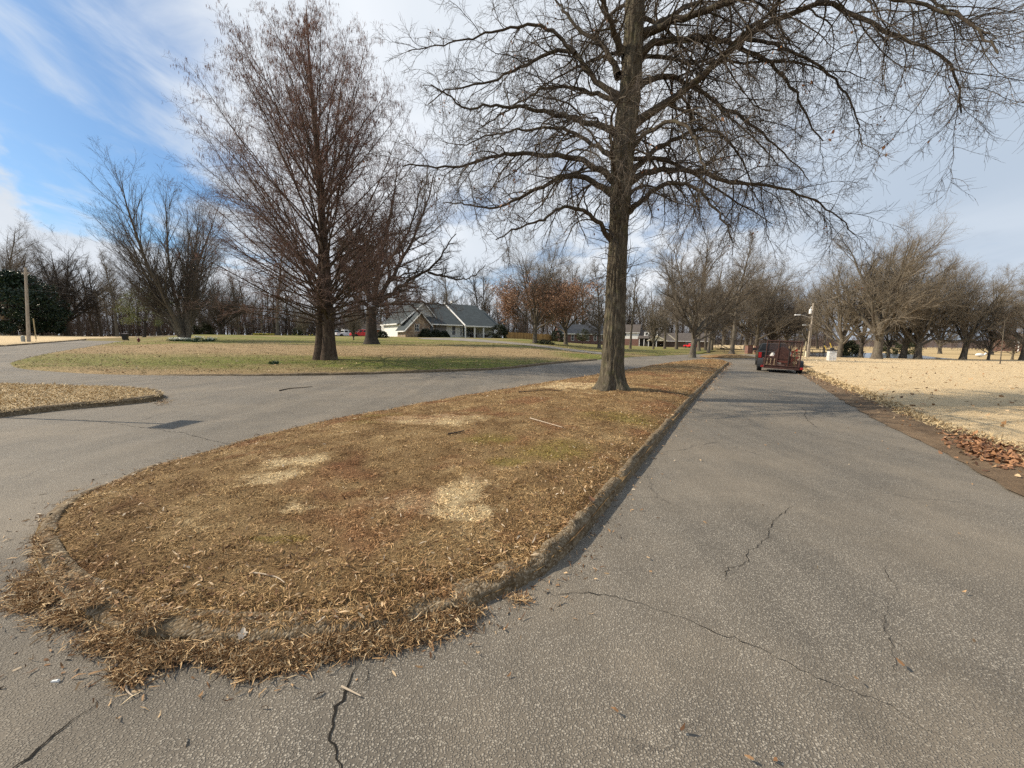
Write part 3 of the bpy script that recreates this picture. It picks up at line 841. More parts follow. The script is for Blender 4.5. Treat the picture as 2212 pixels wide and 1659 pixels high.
def leaf_cloud(g, C, n, sz, spread, droop=.0, asp=.6):
    """n leaf quads scattered round points C"""
    i = g.integers(0, len(C), n)
    p = C[i] + g.normal(0, spread, (n, 3))
    d = unit(g.normal(size=(n, 3)) + np.array([0, 0, -droop])); s = unit(np.cross(d, g.normal(size=(n, 3))))
    L = sz * g.uniform(.6, 1.3, n)[:, None]
    V = np.stack([p, p + d * L * .5 + s * L * asp * .5, p + d * L, p + d * L * .5 - s * L * asp * .5], 1).reshape(-1, 3)
    return V, (np.arange(n)[:, None] * 4 + np.arange(4)).astype(np.int32)

def place_mesh_tree(name, meshes, loc, label, cat='tree', group=None, s=1.0, rz=0.0, lean=(0, 0), extra=None):
    t = thing(name, (loc[0], loc[1], loc[2] - .06), label, cat, group, rz)
    t.scale = (s, s, s); t.rotation_euler = (lean[0], lean[1], rz)
    for nm, me in meshes: link(nm, me, t)
    return t

# ---- kinds of bare tree -------------------------------------------------------
def kind_spreading(seed, H=18.0, fork=.16, nl=9, ang=(18, 58), bark=None, twig=None, up=.5, dens=1.0, tr=.5, wind=(0, 0), lratio=.85):
    """short trunk that breaks into long ascending limbs; round crown"""
    g = np.random.default_rng(seed)
    P, R, L = path(g, (0, 0, -.15), (g.normal(0, .03), g.normal(0, .03), 1), H * (fork + .10), 9, tr, tr * .72, .02, (0, 0, 0))
    R = flare(P, R, .5, .4)
    w = Wood().add(P, R, 14); tw = Wood()
    lp, lr, ll = [], [], []
    for k in range(nl):
        u = (k + .5) / nl
        an = math.radians(ang[0] + (ang[1] - ang[0]) * u + g.normal(0, 4)); az = k * 2.4 + g.normal(0, .3)
        st = P[0, 5 + int(round((1 - u) * 3))]
        d = np.array([math.sin(an) * math.cos(az), math.sin(an) * math.sin(az), math.cos(an)])
        ln = H * lratio * g.uniform(.85, 1.05) * (1 - .18 * u)
        a, b, c = path(g, st, d, ln, 15, tr * .60 * (1 - .35 * u), .020, .05, (wind[0], wind[1], up * (.3 + u)))
        lp.append(a); lr.append(b); ll.append(c)
    lp, lr, ll = np.concatenate(lp), np.concatenate(lr), np.concatenate(ll)
    w.add(lp, lr, 8)
    W3 = np.array([wind[0], wind[1], .28])
    a1, b1, c1 = grow(g, lp, lr, ll, int(9 * dens), .16, .97, 40, 12, .50, .38, 9, .08, W3, .58, .012, .22)
    w.add(a1, b1, 5)
    a2, b2, c2 = grow(g, a1, b1, c1, int(9 * dens), .15, .98, 40, 14, .48, .45, 6, .11, W3 * 1.1, .45, .0058, .45, lmin=.5)
    a3, b3, c3 = grow(g, a2, b2, c2, int(9 * dens), .12, 1.0, 38, 14, .62, .3, 4, .12, W3 * 1.2, .6, .0046, .6, lmin=.55)
    tw.add(a2, b2, 4).add(a3, b3, 3)
    bark = bark or BARK_GREY; twig = twig or TWIG_GREY
    return [('trunk', w.mesh('trunk', bark)), ('crown', tw.mesh('crown', twig))], a2[:, -1]

def kind_leader(seed, H=18.0, n1=46, low=.12, ang=(82, 30), wid=.30, bark=None, twig=None, tr=.34, dens=1.0, shape=None, trop=.35, leanxy=(0, 0), flar=.8):
    """one straight leader with many side limbs: conical or columnar crown"""
    g = np.random.default_rng(seed)
    P, R, L = path(g, (0, 0, -.15), (leanxy[0], leanxy[1], 1), H, 22, tr, .02, .018, (0, 0, 0))
    R = flare(P, R, flar, .5)
    w = Wood().add(P, R, 12); tw = Wood()
    lp, lr, ll = [], [], []
    for k in range(n1):
        u = (k + g.random()) / n1; t = low + (1 - low) * u
        an = math.radians(ang[0] + (ang[1] - ang[0]) * u ** .8 + g.normal(0, 6)); az = k * 2.4 + g.normal(0, .4)
        f = t * 21; i = min(int(f), 20); st = P[0, i] * (1 - f + i) + P[0, i + 1] * (f - i)
        prof = shape(u) if shape else (1 - u) ** .8 * min(1, .55 + u * 3)
        d = np.array([math.sin(an) * math.cos(az), math.sin(an) * math.sin(az), math.cos(an)])
        ln = max(.8, H * wid * prof * g.uniform(.8, 1.15)) / max(.5, math.sin(an))
        a, b, c = path(g, st, d, ln, 12, max(.016, R[0, i] * .42), .012, .06, (0, 0, trop))
        lp.append(a); lr.append(b); ll.append(c)
    lp, lr, ll = np.concatenate(lp), np.concatenate(lr), np.concatenate(ll)
    w.add(lp, lr, 6)
    a1, b1, c1 = grow(g, lp, lr, ll, int(10 * dens), .12, .98, 44, 14, .40, .5, 7, .10, (0, 0, .15), .45, .007, .35, lmin=.4)
    a2, b2, c2 = grow(g, a1, b1, c1, int(11 * dens), .1, 1.0, 40, 14, .55, .3, 4, .12, (0, 0, .15), .6, .0045, .5, lmin=.4)
    tw.add(a1, b1, 4).add(a2, b2, 3)
    return [('trunk', w.mesh('trunk', bark or BARK_GREY)), ('crown', tw.mesh('crown', twig or TWIG_GREY))], a2[:, -1]

def kind_forest(seed, H=20.0, twig=None, bark=None, tr=.28, low=.3, dens=1.0):
    """tall woodland tree: long clear stem, narrow high crown"""
    g = np.random.default_rng(seed)
    P, R, L = path(g, (0, 0, -.3), (g.normal(0, .05), g.normal(0, .05), 1), H * .8, 14, tr, tr * .3, .035, (0, 0, .1))
    w = Wood().add(P, flare(P, R, .5, .4), 8); tw = Wood()
    a0, b0, c0 = grow(g, P, R, L, 16, low, .99, 38, 14, .46, .45, 9, .09, (0, 0, .45), .5, .03, .25)
    w.add(a0, b0, 5)
    a1, b1, c1 = grow(g, a0, b0, c0, int(8 * dens), .15, .98, 42, 14, .42, .4, 6, .11, (0, 0, .35), .5, .012, .4)
    a2, b2, c2 = grow(g, a1, b1, c1, int(11 * dens), .1, 1.0, 40, 15, .6, .3, 4, .12, (0, 0, .3), .55, .0068, .6, lmin=.6)
    tw.add(a1, b1, 3).add(a2, b2, 3)
    return [('trunk', w.mesh('trunk', bark or BARK_DARK)), ('crown', tw.mesh('crown', twig or TWIG_DARK))], a2[:, -1]

# ------------------------------------------------------------------ the big bare oak on the median
TB = hit(1321, 841, surf); YT = TB[1]
def c2(p): return p[0] * .6093 + 864, p[1] * .6093
big_oak = thing('oak_tree', (TB[0], TB[1], TB[2]), 'huge bare spreading oak with thick furrowed trunk standing on the median', 'tree')
OFF = np.array([TB[0], TB[1], TB[2]])
g = np.random.default_rng(42)
tc = [(1321, 841), (1325, 760), (1328, 680), (1331, 600), (1335, 540), (1337, 480), (1340, 420), (1344, 350), (1351, 280), (1358, 220), (1364, 150), (1369, 80), (1372, 0), (1374, -90), (1372, -200), (1368, -330), (1362, -480)]
tr_px = [46, 45, 43, 41.5, 40, 40, 43, 45, 45, 44, 42, 40, 36, 32, 26, 17, 6]
ctr = np.array([at(a, b, YT) for a, b in tc]); trad = np.array(tr_px) / 2 / FPX * YT * .93
zs = np.linspace(ctr[0, 2] - .12, ctr[-1, 2], 330)
cxs = np.interp(zs, ctr[:, 2], ctr[:, 0]); cys = np.interp(zs, ctr[:, 2], ctr[:, 1]); rds = np.interp(zs, ctr[:, 2], trad)
NS = 88; th = np.arange(NS) * 2 * math.pi / NS
Z, TH = np.meshgrid(zs - TB[2], th, indexing='ij')
lob = .55 + .45 * np.cos(6 * TH + .7 + .25 * np.sin(TH * 2)) + .25 * np.cos(3 * TH + 2)
fl = np.exp(-np.maximum(Z, 0) / .27) * (.26 + .58 * lob) + .10 * np.exp(-np.maximum(Z, 0) / .9)
rid = np.zeros_like(Z)
for q in range(9):
    f = g.integers(9, 26); rid += np.sin(f * TH + 1.5 * np.sin(Z * g.uniform(3.0, 9.0) + g.uniform(0, 6) + 2 * np.sin(TH * g.integers(2, 6))) + g.uniform(0, 6)) / 9
rid2 = np.zeros_like(Z)
for q in range(8):
    rid2 += np.sin(g.integers(18, 40) * TH + Z * g.uniform(-30, 30) + g.uniform(0, 6)) / 8
lump = .03 * np.sin(2 * TH + Z * 1.3) + .025 * np.sin(3 * TH - Z * 2.1 + 1)
fade = np.clip(rds / .25, .2, 1)[:, None]
RR = rds[:, None] * (1 + fl + lump) + (.034 * np.abs(rid) ** .7 * np.sign(rid) + .014 * rid2) * fade
# old branch scars and collars
for (px, py, s, hh) in [(1300, 580, .05, .12), (1352, 555, .05, .10), (1318, 470, .07, .16), (1350, 430, .08, .2), (1330, 650, .03, .10)]:
    q = at(px, py, YT); zc = q[2] - TB[2]; a0 = -math.pi / 2 + (px - 1335) / 30
    RR += s * np.exp(-((Z - zc) / hh) ** 2 - ((np.angle(np.exp(1j * (TH - a0)))) / .35) ** 2)
V = np.stack([cxs[:, None] + RR * np.cos(TH), cys[:, None] + RR * np.sin(TH), np.repeat(zs[:, None], NS, 1)], -1).reshape(-1, 3) - OFF
k = np.arange(len(zs) - 1)[:, None] * NS + np.arange(NS)[None]; k2 = np.arange(len(zs) - 1)[:, None] * NS + (np.arange(NS)[None] + 1) % NS
link('trunk', mesh_np('trunk', V, np.stack([k, k2, k2 + NS, k + NS], -1).reshape(-1, 4).astype(np.int32), BARK_OAK, True), big_oak)

LIMBS = [  # picture path (crop frame), start radius in m, push towards (-) or away from (+) the camera
    ([(815, 450), (880, 405), (960, 360), (1060, 280), (1150, 200), (1220, 130), (1330, 70), (1480, 10), (1560, 20), (1650, 80), (1750, 125), (1880, 165), (1950, 230), (1985, 300), (1990, 400)], .135, -1.5),
    ([(800, 755), (850, 720), (900, 670), (970, 640), (1060, 670), (1120, 740), (1160, 800), (1180, 860)], .10, -1.0),
    ([(815, 645), (870, 610), (940, 600), (1060, 600), (1150, 650), (1280, 650), (1400, 680), (1500, 720), (1560, 780), (1610, 830)], .105, .8),
    ([(820, 610), (870, 560), (920, 515), (1000, 480), (1080, 455), (1150, 480), (1210, 560), (1240, 640), (1260, 740)], .10, 1.5),
    ([(850, 300), (900, 275), (970, 270), (1040, 310), (1130, 370), (1250, 440), (1330, 520), (1400, 580), (1450, 640)], .10, 2.0),
    ([(850, 195), (900, 155), (950, 140), (1040, 138), (1110, 135), (1190, 165), (1250, 190), (1340, 240), (1400, 320), (1440, 420), (1500, 500)], .11, -.8),
    ([(845, 150), (890, 105), (950, 60), (1060, 0), (1160, -60), (1300, -90), (1450, -70)], .11, 1.2),
    ([(860, 120), (930, 90), (1000, 60), (1130, 20), (1190, -10), (1330, -50), (1500, -60), (1700, -20), (1900, 30), (2050, 90), (2120, 190)], .11, -2.5),
    ([(1220, 130), (1330, 160), (1480, 220), (1560, 300), (1620, 400), (1640, 520)], .055, -1.2),
    ([(1480, 10), (1600, -30), (1750, -40), (1900, 0), (1990, 60), (2080, 120)], .05, -2.2),
    ([(750, 850), (720, 810), (680, 770), (640, 740), (580, 730), (520, 770), (430, 800), (390, 820), (340, 850)], .085, -1.2),
    ([(760, 690), (690, 645), (620, 620), (560, 630), (520, 650), (450, 690), (400, 715), (330, 740), (230, 725), (150, 720)], .11, .6),
    ([(765, 645), (730, 615), (690, 590), (600, 555), (500, 550), (400, 540), (320, 555), (260, 580), (150, 600), (60, 580), (10, 590)], .11, -1.4),
    ([(770, 480), (730, 455), (680, 440), (580, 410), (470, 390), (380, 370), (300, 380), (220, 380), (175, 340), (110, 300)], .105, -.6),
    ([(780, 345), (730, 310), (690, 290), (655, 240), (620, 190), (580, 170), (500, 200), (400, 260), (290, 300), (180, 310), (100, 370)], .10, .8),
    ([(775, 270), (740, 190), (690, 140), (620, 90), (570, 20), (520, -40), (430, -80)], .10, 1.6),
    ([(775, 365), (700, 330), (650, 320), (560, 300), (470, 330), (400, 380), (300, 440), (240, 500)], .08, 1.8),
    ([(620, 190), (570, 130), (520, 95), (450, 90), (350, 110), (270, 130), (200, 150), (100, 165), (30, 180)], .06, 0.4),
    ([(790, 190), (760, 110), (730, 40), (700, -30), (640, -110), (560, -160)], .12, -1.0),
    ([(765, 560), (700, 520), (620, 470), (540, 450), (440, 460), (330, 470), (230, 520), (150, 500)], .08, 2.4),
    ([(840, 230), (880, 190), (960, 210), (1060, 230), (1140, 200), (1200, 300), (1260, 380), (1330, 400)], .07, 3.0),
    ([(820, 520), (870, 470), (930, 440), (1000, 420), (1060, 520), (1080, 620), (1060, 730)], .075, -2.0),
]
lp, lr, ll = [], [], []
for pts, r0, push in LIMBS:
    n = len(pts); q = []
    start_off = 0
    for i, p in enumerate(pts):
        px, py = c2(p); u = i / (n - 1)
        q.append(at(px, py, YT + push * u ** 1.1 * 1.6))
    q = np.array(q)
    q = smooth_line(q, False, 2)
    s = np.concatenate([[0], np.cumsum(np.linalg.norm(np.diff(q, axis=0), axis=1))])
    t = np.linspace(0, s[-1], 30)
    q = np.column_stack([np.interp(t, s, q[:, k]) for k in range(3)])
    q[1:-1] += g.normal(0, .022, (28, 3))
    q = q - OFF
    rad = r0 * .86 * (1 - .93 * np.linspace(0, 1, 30) ** .62) + .007
    rad[0] *= 1.25; rad[1] *= 1.1
    lp.append(q); lr.append(rad); ll.append(s[-1])
# further limbs off the picture plane: towards, away and in the unseen top
for k in range(9):
    z = g.uniform(4.8, 15.0); f = np.interp(z + TB[2], ctr[:, 2], np.arange(len(ctr)))
    az = math.pi / 2 + (math.pi if k % 4 == 3 else 0) + g.normal(0, .8)
    st = np.array([np.interp(z + TB[2], ctr[:, 2], ctr[:, 0]), np.interp(z + TB[2], ctr[:, 2], ctr[:, 1]), z + TB[2]]) - OFF
    el = math.radians(g.uniform(15, 45))
    ln = g.uniform(3.5, 6.0) * (1 if z < 11 else .75)
    a, b, c = path(g, st, (math.cos(az) * math.cos(el), math.sin(az) * math.cos(el), math.sin(el)), ln, 30, g.uniform(.05, .085), .010, .07, (0, 0, -.9 if z < 10 else -.2))
    lp.append(a[0]); lr.append(b[0]); ll.append(ln)
for q, r in zip(lp, lr):
    link('limb', Wood().add(q[None], r[None], 12).mesh('limb', BARK_LIMB), big_oak)
lp, lr, ll = np.stack(lp), np.stack(lr), np.array(ll)
cnt = np.clip((ll * 5.0).astype(int), 14, 64)
DR = np.where((lp[np.repeat(np.arange(len(lp)), cnt), 15, 2] < 8.5)[:, None], np.array([[0, 0, -1.15]]), np.array([[0, 0, -.45]]))
a1, b1, d1 = grow(g, lp, lr, ll, cnt, .10, .985, 52, 16, .37, .45, 14, .15, DR, .42, .0088, .22, lmin=.7)
d1 = np.minimum(d1, 3.4)
a2, b2, d2 = grow(g, a1, b1, d1, np.clip((d1 * 6.5).astype(int), 5, 18), .12, .98, 48, 16, .42, .35, 7, .15, (0, 0, -.40), .5, .0050, .35, lmin=.3)
a3, b3, d3 = grow(g, a2, b2, d2, 6, .12, 1.0, 44, 15, .55, .3, 4, .16, (0, 0, -.15), .6, .0031, .5, lmin=.18)
# thin shoots straight out of the trunk
tp = (np.column_stack([cxs, cys, zs])[40:290:6] - OFF)[None]; trr = rds[40:290:6][None]
s1, e1, f1 = grow(g, tp, trr * .06, np.array([10.0]), 220, .10, .85, 72, 14, .11, .2, 8, .2, (0, 0, .1), 1.0, .006, .3)
s1 += 0
s2, e2, f2 = grow(g, s1, e1, f1, 5, .2, 1, 45, 12, .4, .2, 4, .16, (0, 0, 0), .6, .0036, .5)
w = Wood().add(a1, b1, 5)
link('branches', w.mesh('branches', BARK_LIMB), big_oak)
w = Wood().add(a2, b2, 4).add(a3, b3, 3).add(s1, e1, 4).add(s2, e2, 3)
link('crown', w.mesh('crown', TWIG_OAK), big_oak)
# the few brown leaves still hanging in small clusters
C = a3[g.choice(len(a3), 160, False), -1]
V, F = leaf_cloud(g, C, 700, .085, .10, .8)
link('leaves', mesh_np('leaves', V, F, OAKLEAF), big_oak)
print('oak twigs', len(a1), len(a2), len(a3))

# ------------------------------------------------------------------ tall twin-stemmed cypress on the lawn
def cypress():
    g = np.random.default_rng(77)
    b = hit(703, 777, lawn_z); Y = b[1]; S = Y / FPX
    t = thing('cypress_tree', (b[0], b[1], b[2] - .05), 'tall pointed bare cypress with twin trunk and rusty hanging catkins on the lawn', 'tree')
    H = (777 - 22) * S * .955
    # two stems fused low down
    P, R, L = path(g, (.22, 0, -.1), (-.006, .0, 1), H, 26, .36, .02, .010, (0, 0, 0))
    P[0, :, 0] += np.interp(P[0, :, 2], [0, 3, 23], [0, .12, .30])
    w = Wood().add(P, flare(P, R, .55, .7), 22)
    Q, R2, L2 = path(g, (-.36, .06, -.1), (.05, 0, 1), H * .34, 12, .30, .12, .012, (0, 0, 0))
    w.add(Q, flare(Q, R2, .6, .6), 18)
    prof_u = [0, .05, .15, .28, .42, .58, .72, .84, .93, 1.0]; prof_r = [5.6, 6.8, 7.2, 7.1, 6.7, 6.1, 5.2, 3.9, 2.2, .7]
    lp, lr, ll = [], [], []
    n1 = 150; zlo = 2.0
    for k in range(n1):
        u = ((k + g.random()) / n1)
        ze = 2.0 + (H - 2.0) * u                           # height at which the limb ends
        an = math.radians(np.interp(u, [0, .15, .4, .7, 1], [86, 74, 52, 36, 20]) + g.normal(0, 5))
        rad = np.interp(u, prof_u, prof_r) * g.uniform(.78, 1.08)
        zs0 = max(zlo + g.uniform(0, .8), ze - rad / math.tan(an) * 1.0)
        az = k * 2.39996 + g.normal(0, .35)
        f = np.interp(zs0, P[0, :, 2], np.arange(26)); i = min(int(f), 24); st = P[0, i] * (1 - f + i) + P[0, i + 1] * (f - i)
        d = np.array([math.sin(an) * math.cos(az), math.sin(an) * math.sin(az), math.cos(an)])
        ln = rad / math.sin(an) if an > .5 else rad * 1.9
        a, b2, c = path(g, st, d, max(1.2, ln), 16, max(.014, min(.055, .0068 * ln + .010)), .007, .04, (0, 0, .24 if u > .2 else .12))
        lp.append(a); lr.append(b2); ll.append(c)
    lp, lr, ll = np.concatenate(lp), np.concatenate(lr), np.concatenate(ll)
    w.add(lp, lr, 6)
    link('trunk', w.mesh('trunk', BARK_RED), t)
    a1, b1, c1 = grow(g, lp, lr, ll, np.where(lp[:, 0, 2] < 3.4, np.clip((ll * 2.4).astype(int), 6, 18), np.clip((ll * 4.4).astype(int), 10, 32)), .30, .99, 46, 14, .27, .45, 8, .09, (0, 0, .22), .5, .0048, .35, lmin=.5)
    a2, b2, c2 = grow(g, a1, b1, c1, 8, .2, 1.0, 42, 14, .42, .3, 5, .11, (0, 0, .05), .6, .0034, .5, lmin=.25)
    a3, b3, c3 = grow(g, a2, b2, c2, 3, .2, 1.0, 42, 14, .5, .2, 3, .12, (0, 0, 0), .7, .0027, .6, lmin=.15)
    link('crown', Wood().add(a1, b1, 4).add(a2, b2, 3).add(a3, b3, 3).mesh('crown', TWIG_RED), t)
    E = a2[:, -1]
    keep = g.random(len(E)) < np.interp(E[:, 2], [3, 9, 13, 18, 23], [.02, .06, .4, .9, 1.0])
    C = E[keep]
    print('cypress', len(a1), len(a2), len(a3), len(C))
    N = 24000; C = C[g.integers(0, len(C), N)] + g.normal(0, .06, (N, 3))
    L = g.uniform(.10, .24, N); az = g.uniform(0, 6.28, N)
    V, F = strips(N, C, az, np.full(N, -1.35) + g.normal(0, .15, N), L, np.full(N, .019), np.zeros(N))
    def f(nt):
        r = nd(nt, 'ShaderNodeNewGeometry').outputs['Random Per Island']
        return {'Base Color': ramp(nt, r, [(0, (.085, .035, .022)), (.6, (.17, .066, .038)), (1, (.27, .13, .085))]), 'Roughness': .8}
    link('catkins', mesh_np('catkins', V, F, material('rusty_catkins', f)), t)
cypress()
# ------------------------------------------------------------------ other trees
def top_z(meshes):
    z = 0
    for _, me in meshes:
        a = np.empty(len(me.vertices) * 3, np.float32); me.vertices.foreach_get('co', a); z = max(z, a[2::3].max())
    return float(z)
KIND = {}
def reg(key, meshes, tips=None): KIND[key] = (meshes, float(np.percentile(tips[:, 2], 99)) if tips is not None else top_z(meshes), tips)
def f_leaf(c0, c1, rough=.6):
    def f(nt):
        r = nd(nt, 'ShaderNodeNewGeometry').outputs['Random Per Island']
        return {'Base Color': ramp(nt, r, [(0, c0), (1, c1)]), 'Roughness': rough, 'Specular IOR Level': .3}
    return f
LEAF_DARK = material('magnolia_leaves', f_leaf((.008, .018, .010), (.030, .052, .024), .4))
LEAF_CEDAR = material('cedar_leaves', f_leaf((.024, .030, .014), (.075, .080, .036), .8))
LEAF_PALE = material('pale_green_leaves', f_leaf((.10, .115, .035), (.21, .215, .085), .7))
LEAF_BROWN = material('hanging_brown_leaves', f_leaf((.15, .075, .042), (.42, .25, .155), .7))
LEAF_RED = material('reddish_buds', f_leaf((.10, .045, .035), (.20, .10, .075), .8))
LEAF_PINE = material('pine_needles', f_leaf((.018, .028, .014), (.05, .065, .03), .8))
LEAF_HEDGE = material('hedge_leaves', f_leaf((.010, .016, .008), (.034, .042, .018), .6))

WIND = (.20, -.03)
reg('vase_a', *kind_spreading(1, 19, .15, 10, (10, 62), up=.75, tr=.62, wind=WIND, twig=TWIG_TAN, dens=1.5))
reg('vase_b', *kind_spreading(2, 18, .14, 9, (12, 60), up=.65, tr=.50, wind=WIND, twig=TWIG_TAN, dens=1.45))
reg('vase_c', *kind_spreading(3, 17, .18, 8, (10, 55), up=.8, tr=.42, wind=(.2, 0), twig=TWIG_TAN, dens=1.4))
reg('round_a', *kind_spreading(4, 20, .12, 11, (15, 70), up=.55, tr=.62, twig=TWIG_DARK, bark=BARK_DARK, dens=1.5))
reg('round_b', *kind_spreading(5, 18, .16, 9, (14, 62), up=.6, tr=.45, twig=TWIG_GREY, dens=1.5))
reg('fork', *kind_spreading(9, 17, .17, 8, (16, 78), up=.45, tr=.52, twig=TWIG_GREY, dens=1.7, lratio=.98))
reg('upright', *kind_spreading(6, 16, .08, 14, (4, 34), up=.35, tr=.34, twig=TWIG_GREY, dens=1.2, lratio=.88))
reg('pin_a', *kind_leader(7, 18, 50, .14, (88, 32), .30, tr=.34, twig=TWIG_GREY, dens=1.2))
reg('pin_b', *kind_leader(8, 20, 44, .28, (70, 25), .24, tr=.36, twig=TWIG_GREY, dens=1.2))
for q in range(5):
    reg('forest_%d' % q, *kind_forest(20 + q, 20, twig=TWIG_DARK if q % 2 else TWIG_GREY, bark=BARK_DARK if q < 3 else BARK_GREY, low=[.3, .2, .4, .25, .35][q], dens=1.1))

def plant(key, px, Y, top_py, label, name='bare_tree', group=None, rz=None, zs=None):
    meshes, hz0, tips = KIND[key]
    b = ground(px, Y)
    bx, by = project(b)
    h = (by - top_py) / FPX * Y * 1.0
    # the ray to the top also rises with the tilt of the view
    for _ in range(3):
        ty = project(b + np.array([0, 0, h]))[1]
        h *= (by - top_py) / max(1e-3, by - ty)
    s = h / hz0
    t = place_mesh_tree(name, meshes, b, label, 'tree', group, s, rz if rz is not None else random.uniform(0, 6.28))
    return t

RT = 'bare trees round the pond'
plant('vase_a', 1893, 58, 480, 'huge windswept bare tree with twin trunk, tallest by the pond', group=RT, rz=.3)
plant('vase_b', 1811, 66, 560, 'bare spreading tree directly behind the white stone post', group=RT, rz=1.0)
plant('vase_c', 1859, 72, 580, 'bare tree with knobbly pale trunk just beside the dark cedar', group=RT, rz=2.0)
plant('vase_b', 1949, 66, 540, 'bare stout tree between the tallest pond tree and the twin dark trunk', group=RT, rz=.8)
plant('vase_c', 1919, 74, 640, 'slim leaning dark bare tree at the water between two stout ones', group=RT, rz=2.8)
plant('vase_a', 1982, 64, 560, 'bare tree with dark twin trunk at the end of the pond water', group=RT, rz=2.3)
plant('vase_b', 2079, 62, 560, 'tall bare tree with straight flared trunk in front of the far straw bank', group=RT, rz=.2)
plant('vase_c', 2206, 62, 575, 'tall dark bare tree cut off by the right edge of the picture', group=RT, rz=1.2)
plant('vase_a', 2290, 66, 560, 'tall bare tree beyond the brick house corner', group=RT, rz=2.0)
plant('vase_c', 2140, 120, 590, 'distant bare tree rising behind the stubby tree', group=RT, rz=2.0)
plant('vase_b', 2030, 125, 640, 'faint bare tree far behind the pond', group=RT, rz=4.0)
plant('vase_c', 2250, 115, 600, 'distant bare tree over the brick house roof', group=RT, rz=1.0)

def red_tree(px, Y, top, label, seed, n):
    meshes, hz0, tips = KIND['round_b']
    t = plant('round_b', px, Y, top, label, rz=.5 * seed)
    g = np.random.default_rng(seed)
    V, F = leaf_cloud(g, tips, n, .30, .5)
    link('buds', mesh_np('buds', V, F, LEAF_RED), t)
red_tree(2134, 61, 665, 'short stubby bare tree with low drooping limbs before the straw bank', 3, 700)
red_tree(2186, 74, 690, 'low rusty red budding tree in front of the brick house', 4, 5000)

# row on and beside the far end of the road
plant('fork', 1495, 42.5, 470, 'bare forking tree standing at the far tip of the median', rz=2.4)
plant('pin_b', 1580, 55, 500, 'bare straight tree on the small far median across the junction', rz=1.0)
MR = 'bare trees between the far median and the carport house'
plant('pin_b', 1509, 74, 560, 'bare grey trunk just right of the forking median tree', group=MR)
plant('forest_3', 1524, 82, 560, 'second bare grey trunk right of the forking median tree', group=MR)
plant('forest_4', 1530, 68, 540, 'third and nearest bare grey trunk right of the forking median tree', group=MR)
plant('vase_c', 1536, 84, 600, 'fourth bare grey trunk right of the forking median tree, slimmest', group=MR)
plant('forest_4', 1361, 70, 560, 'tall dark slender bare tree before the white gabled house', group=None)
plant('upright', 1411, 80, 622, 'pale vase shaped bare tree with many upright stems on the far lawn')
plant('forest_3', 1435, 88, 560, 'tall bare tree before the cream carport gable')
plant('forest_4', 1461, 86, 530, 'tall bare tree before the dark end of the carport')
plant('pin_a', 1294, 60, 560, 'bare tree with low level boughs beside the trunk of the big oak')
plant('round_b', 1222, 66, 540, 'bare tree with pale thick trunk right of the brown leaved oak')
RR_ = 'bare trees beyond the pickup'
plant('round_a', 1664, 88, 590, 'dark spreading bare tree beyond the pickup roof', group=RR_)
plant('round_b', 1632, 80, 560, 'bare dark trunked tree beside the brick pillars', group=RR_)
plant('vase_c', 1700, 96, 590, 'bare tree left of the right hand power pole', group=RR_)
plant('round_b', 1610, 100, 560, 'bare tree behind the brick pillars', group=RR_)
plant('vase_b', 1745, 120, 620, 'distant bare tree behind the right hand power pole', group=RR_)
plant('forest_3', 1780, 118, 610, 'slender distant bare tree right of the right hand power pole', group=RR_)
plant('vase_c', 1560, 120, 580, 'distant bare tree over the pale straw strip', group=RR_)

# brown leaved oak
t = plant('round_b', 1155, 60, 515, 'oak holding a wide skirt of rusty brown dead leaves beside the white house', name='oak_tree', rz=1.1)
meshes, hz0, tips = KIND['round_b']
g = np.random.default_rng(90)
rad = np.hypot(tips[:, 0], tips[:, 1])
low = tips[(tips[:, 2] < hz0 * .60) & (g.random(len(tips)) < np.clip((hz0 * .64 - tips[:, 2]) / (hz0 * .22), 0, 1))]
xx, yy, zz = g.normal(0, 1, (3, 60))
V, F = leaf_cloud(g, low, 30000, .24, .55, .5)
link('leaves', mesh_np('leaves', V, F, LEAF_BROWN), t)

# left side
plant('round_a', 145, 88, 512, 'big dark spreading bare oak beside the left power pole', name='oak_tree', rz=.4)
plant('round_b', 8, 105, 478, 'tall bare tree rising behind the magnolia')
plant('forest_1', 207, 96, 560, 'dark slim bare tree right of the big dark oak')
plant('forest_2', 221, 93, 548, 'leaning dark bare tree right of the big dark oak, the stouter of the pair')
plant('pin_b', 254, 84, 540, 'bare tree standing behind the trash bin')
plant('forest_4', 600, 92, 470, 'tall tree with a thick pale grey trunk behind the row of daffodils')
plant('round_a', 478, 90, 600, 'low dark bare tree with crossing stems right of the dark cedar')
plant('pin_a', 516, 96, 590, 'dark straight bare tree between the crossing stems and the thick pale trunk')
plant('upright', 658, 88, 655, 'small bare ornamental tree left of the cypress trunk')
plant('upright', 764, 60, 655, 'small crooked bare tree before the parked pickup')

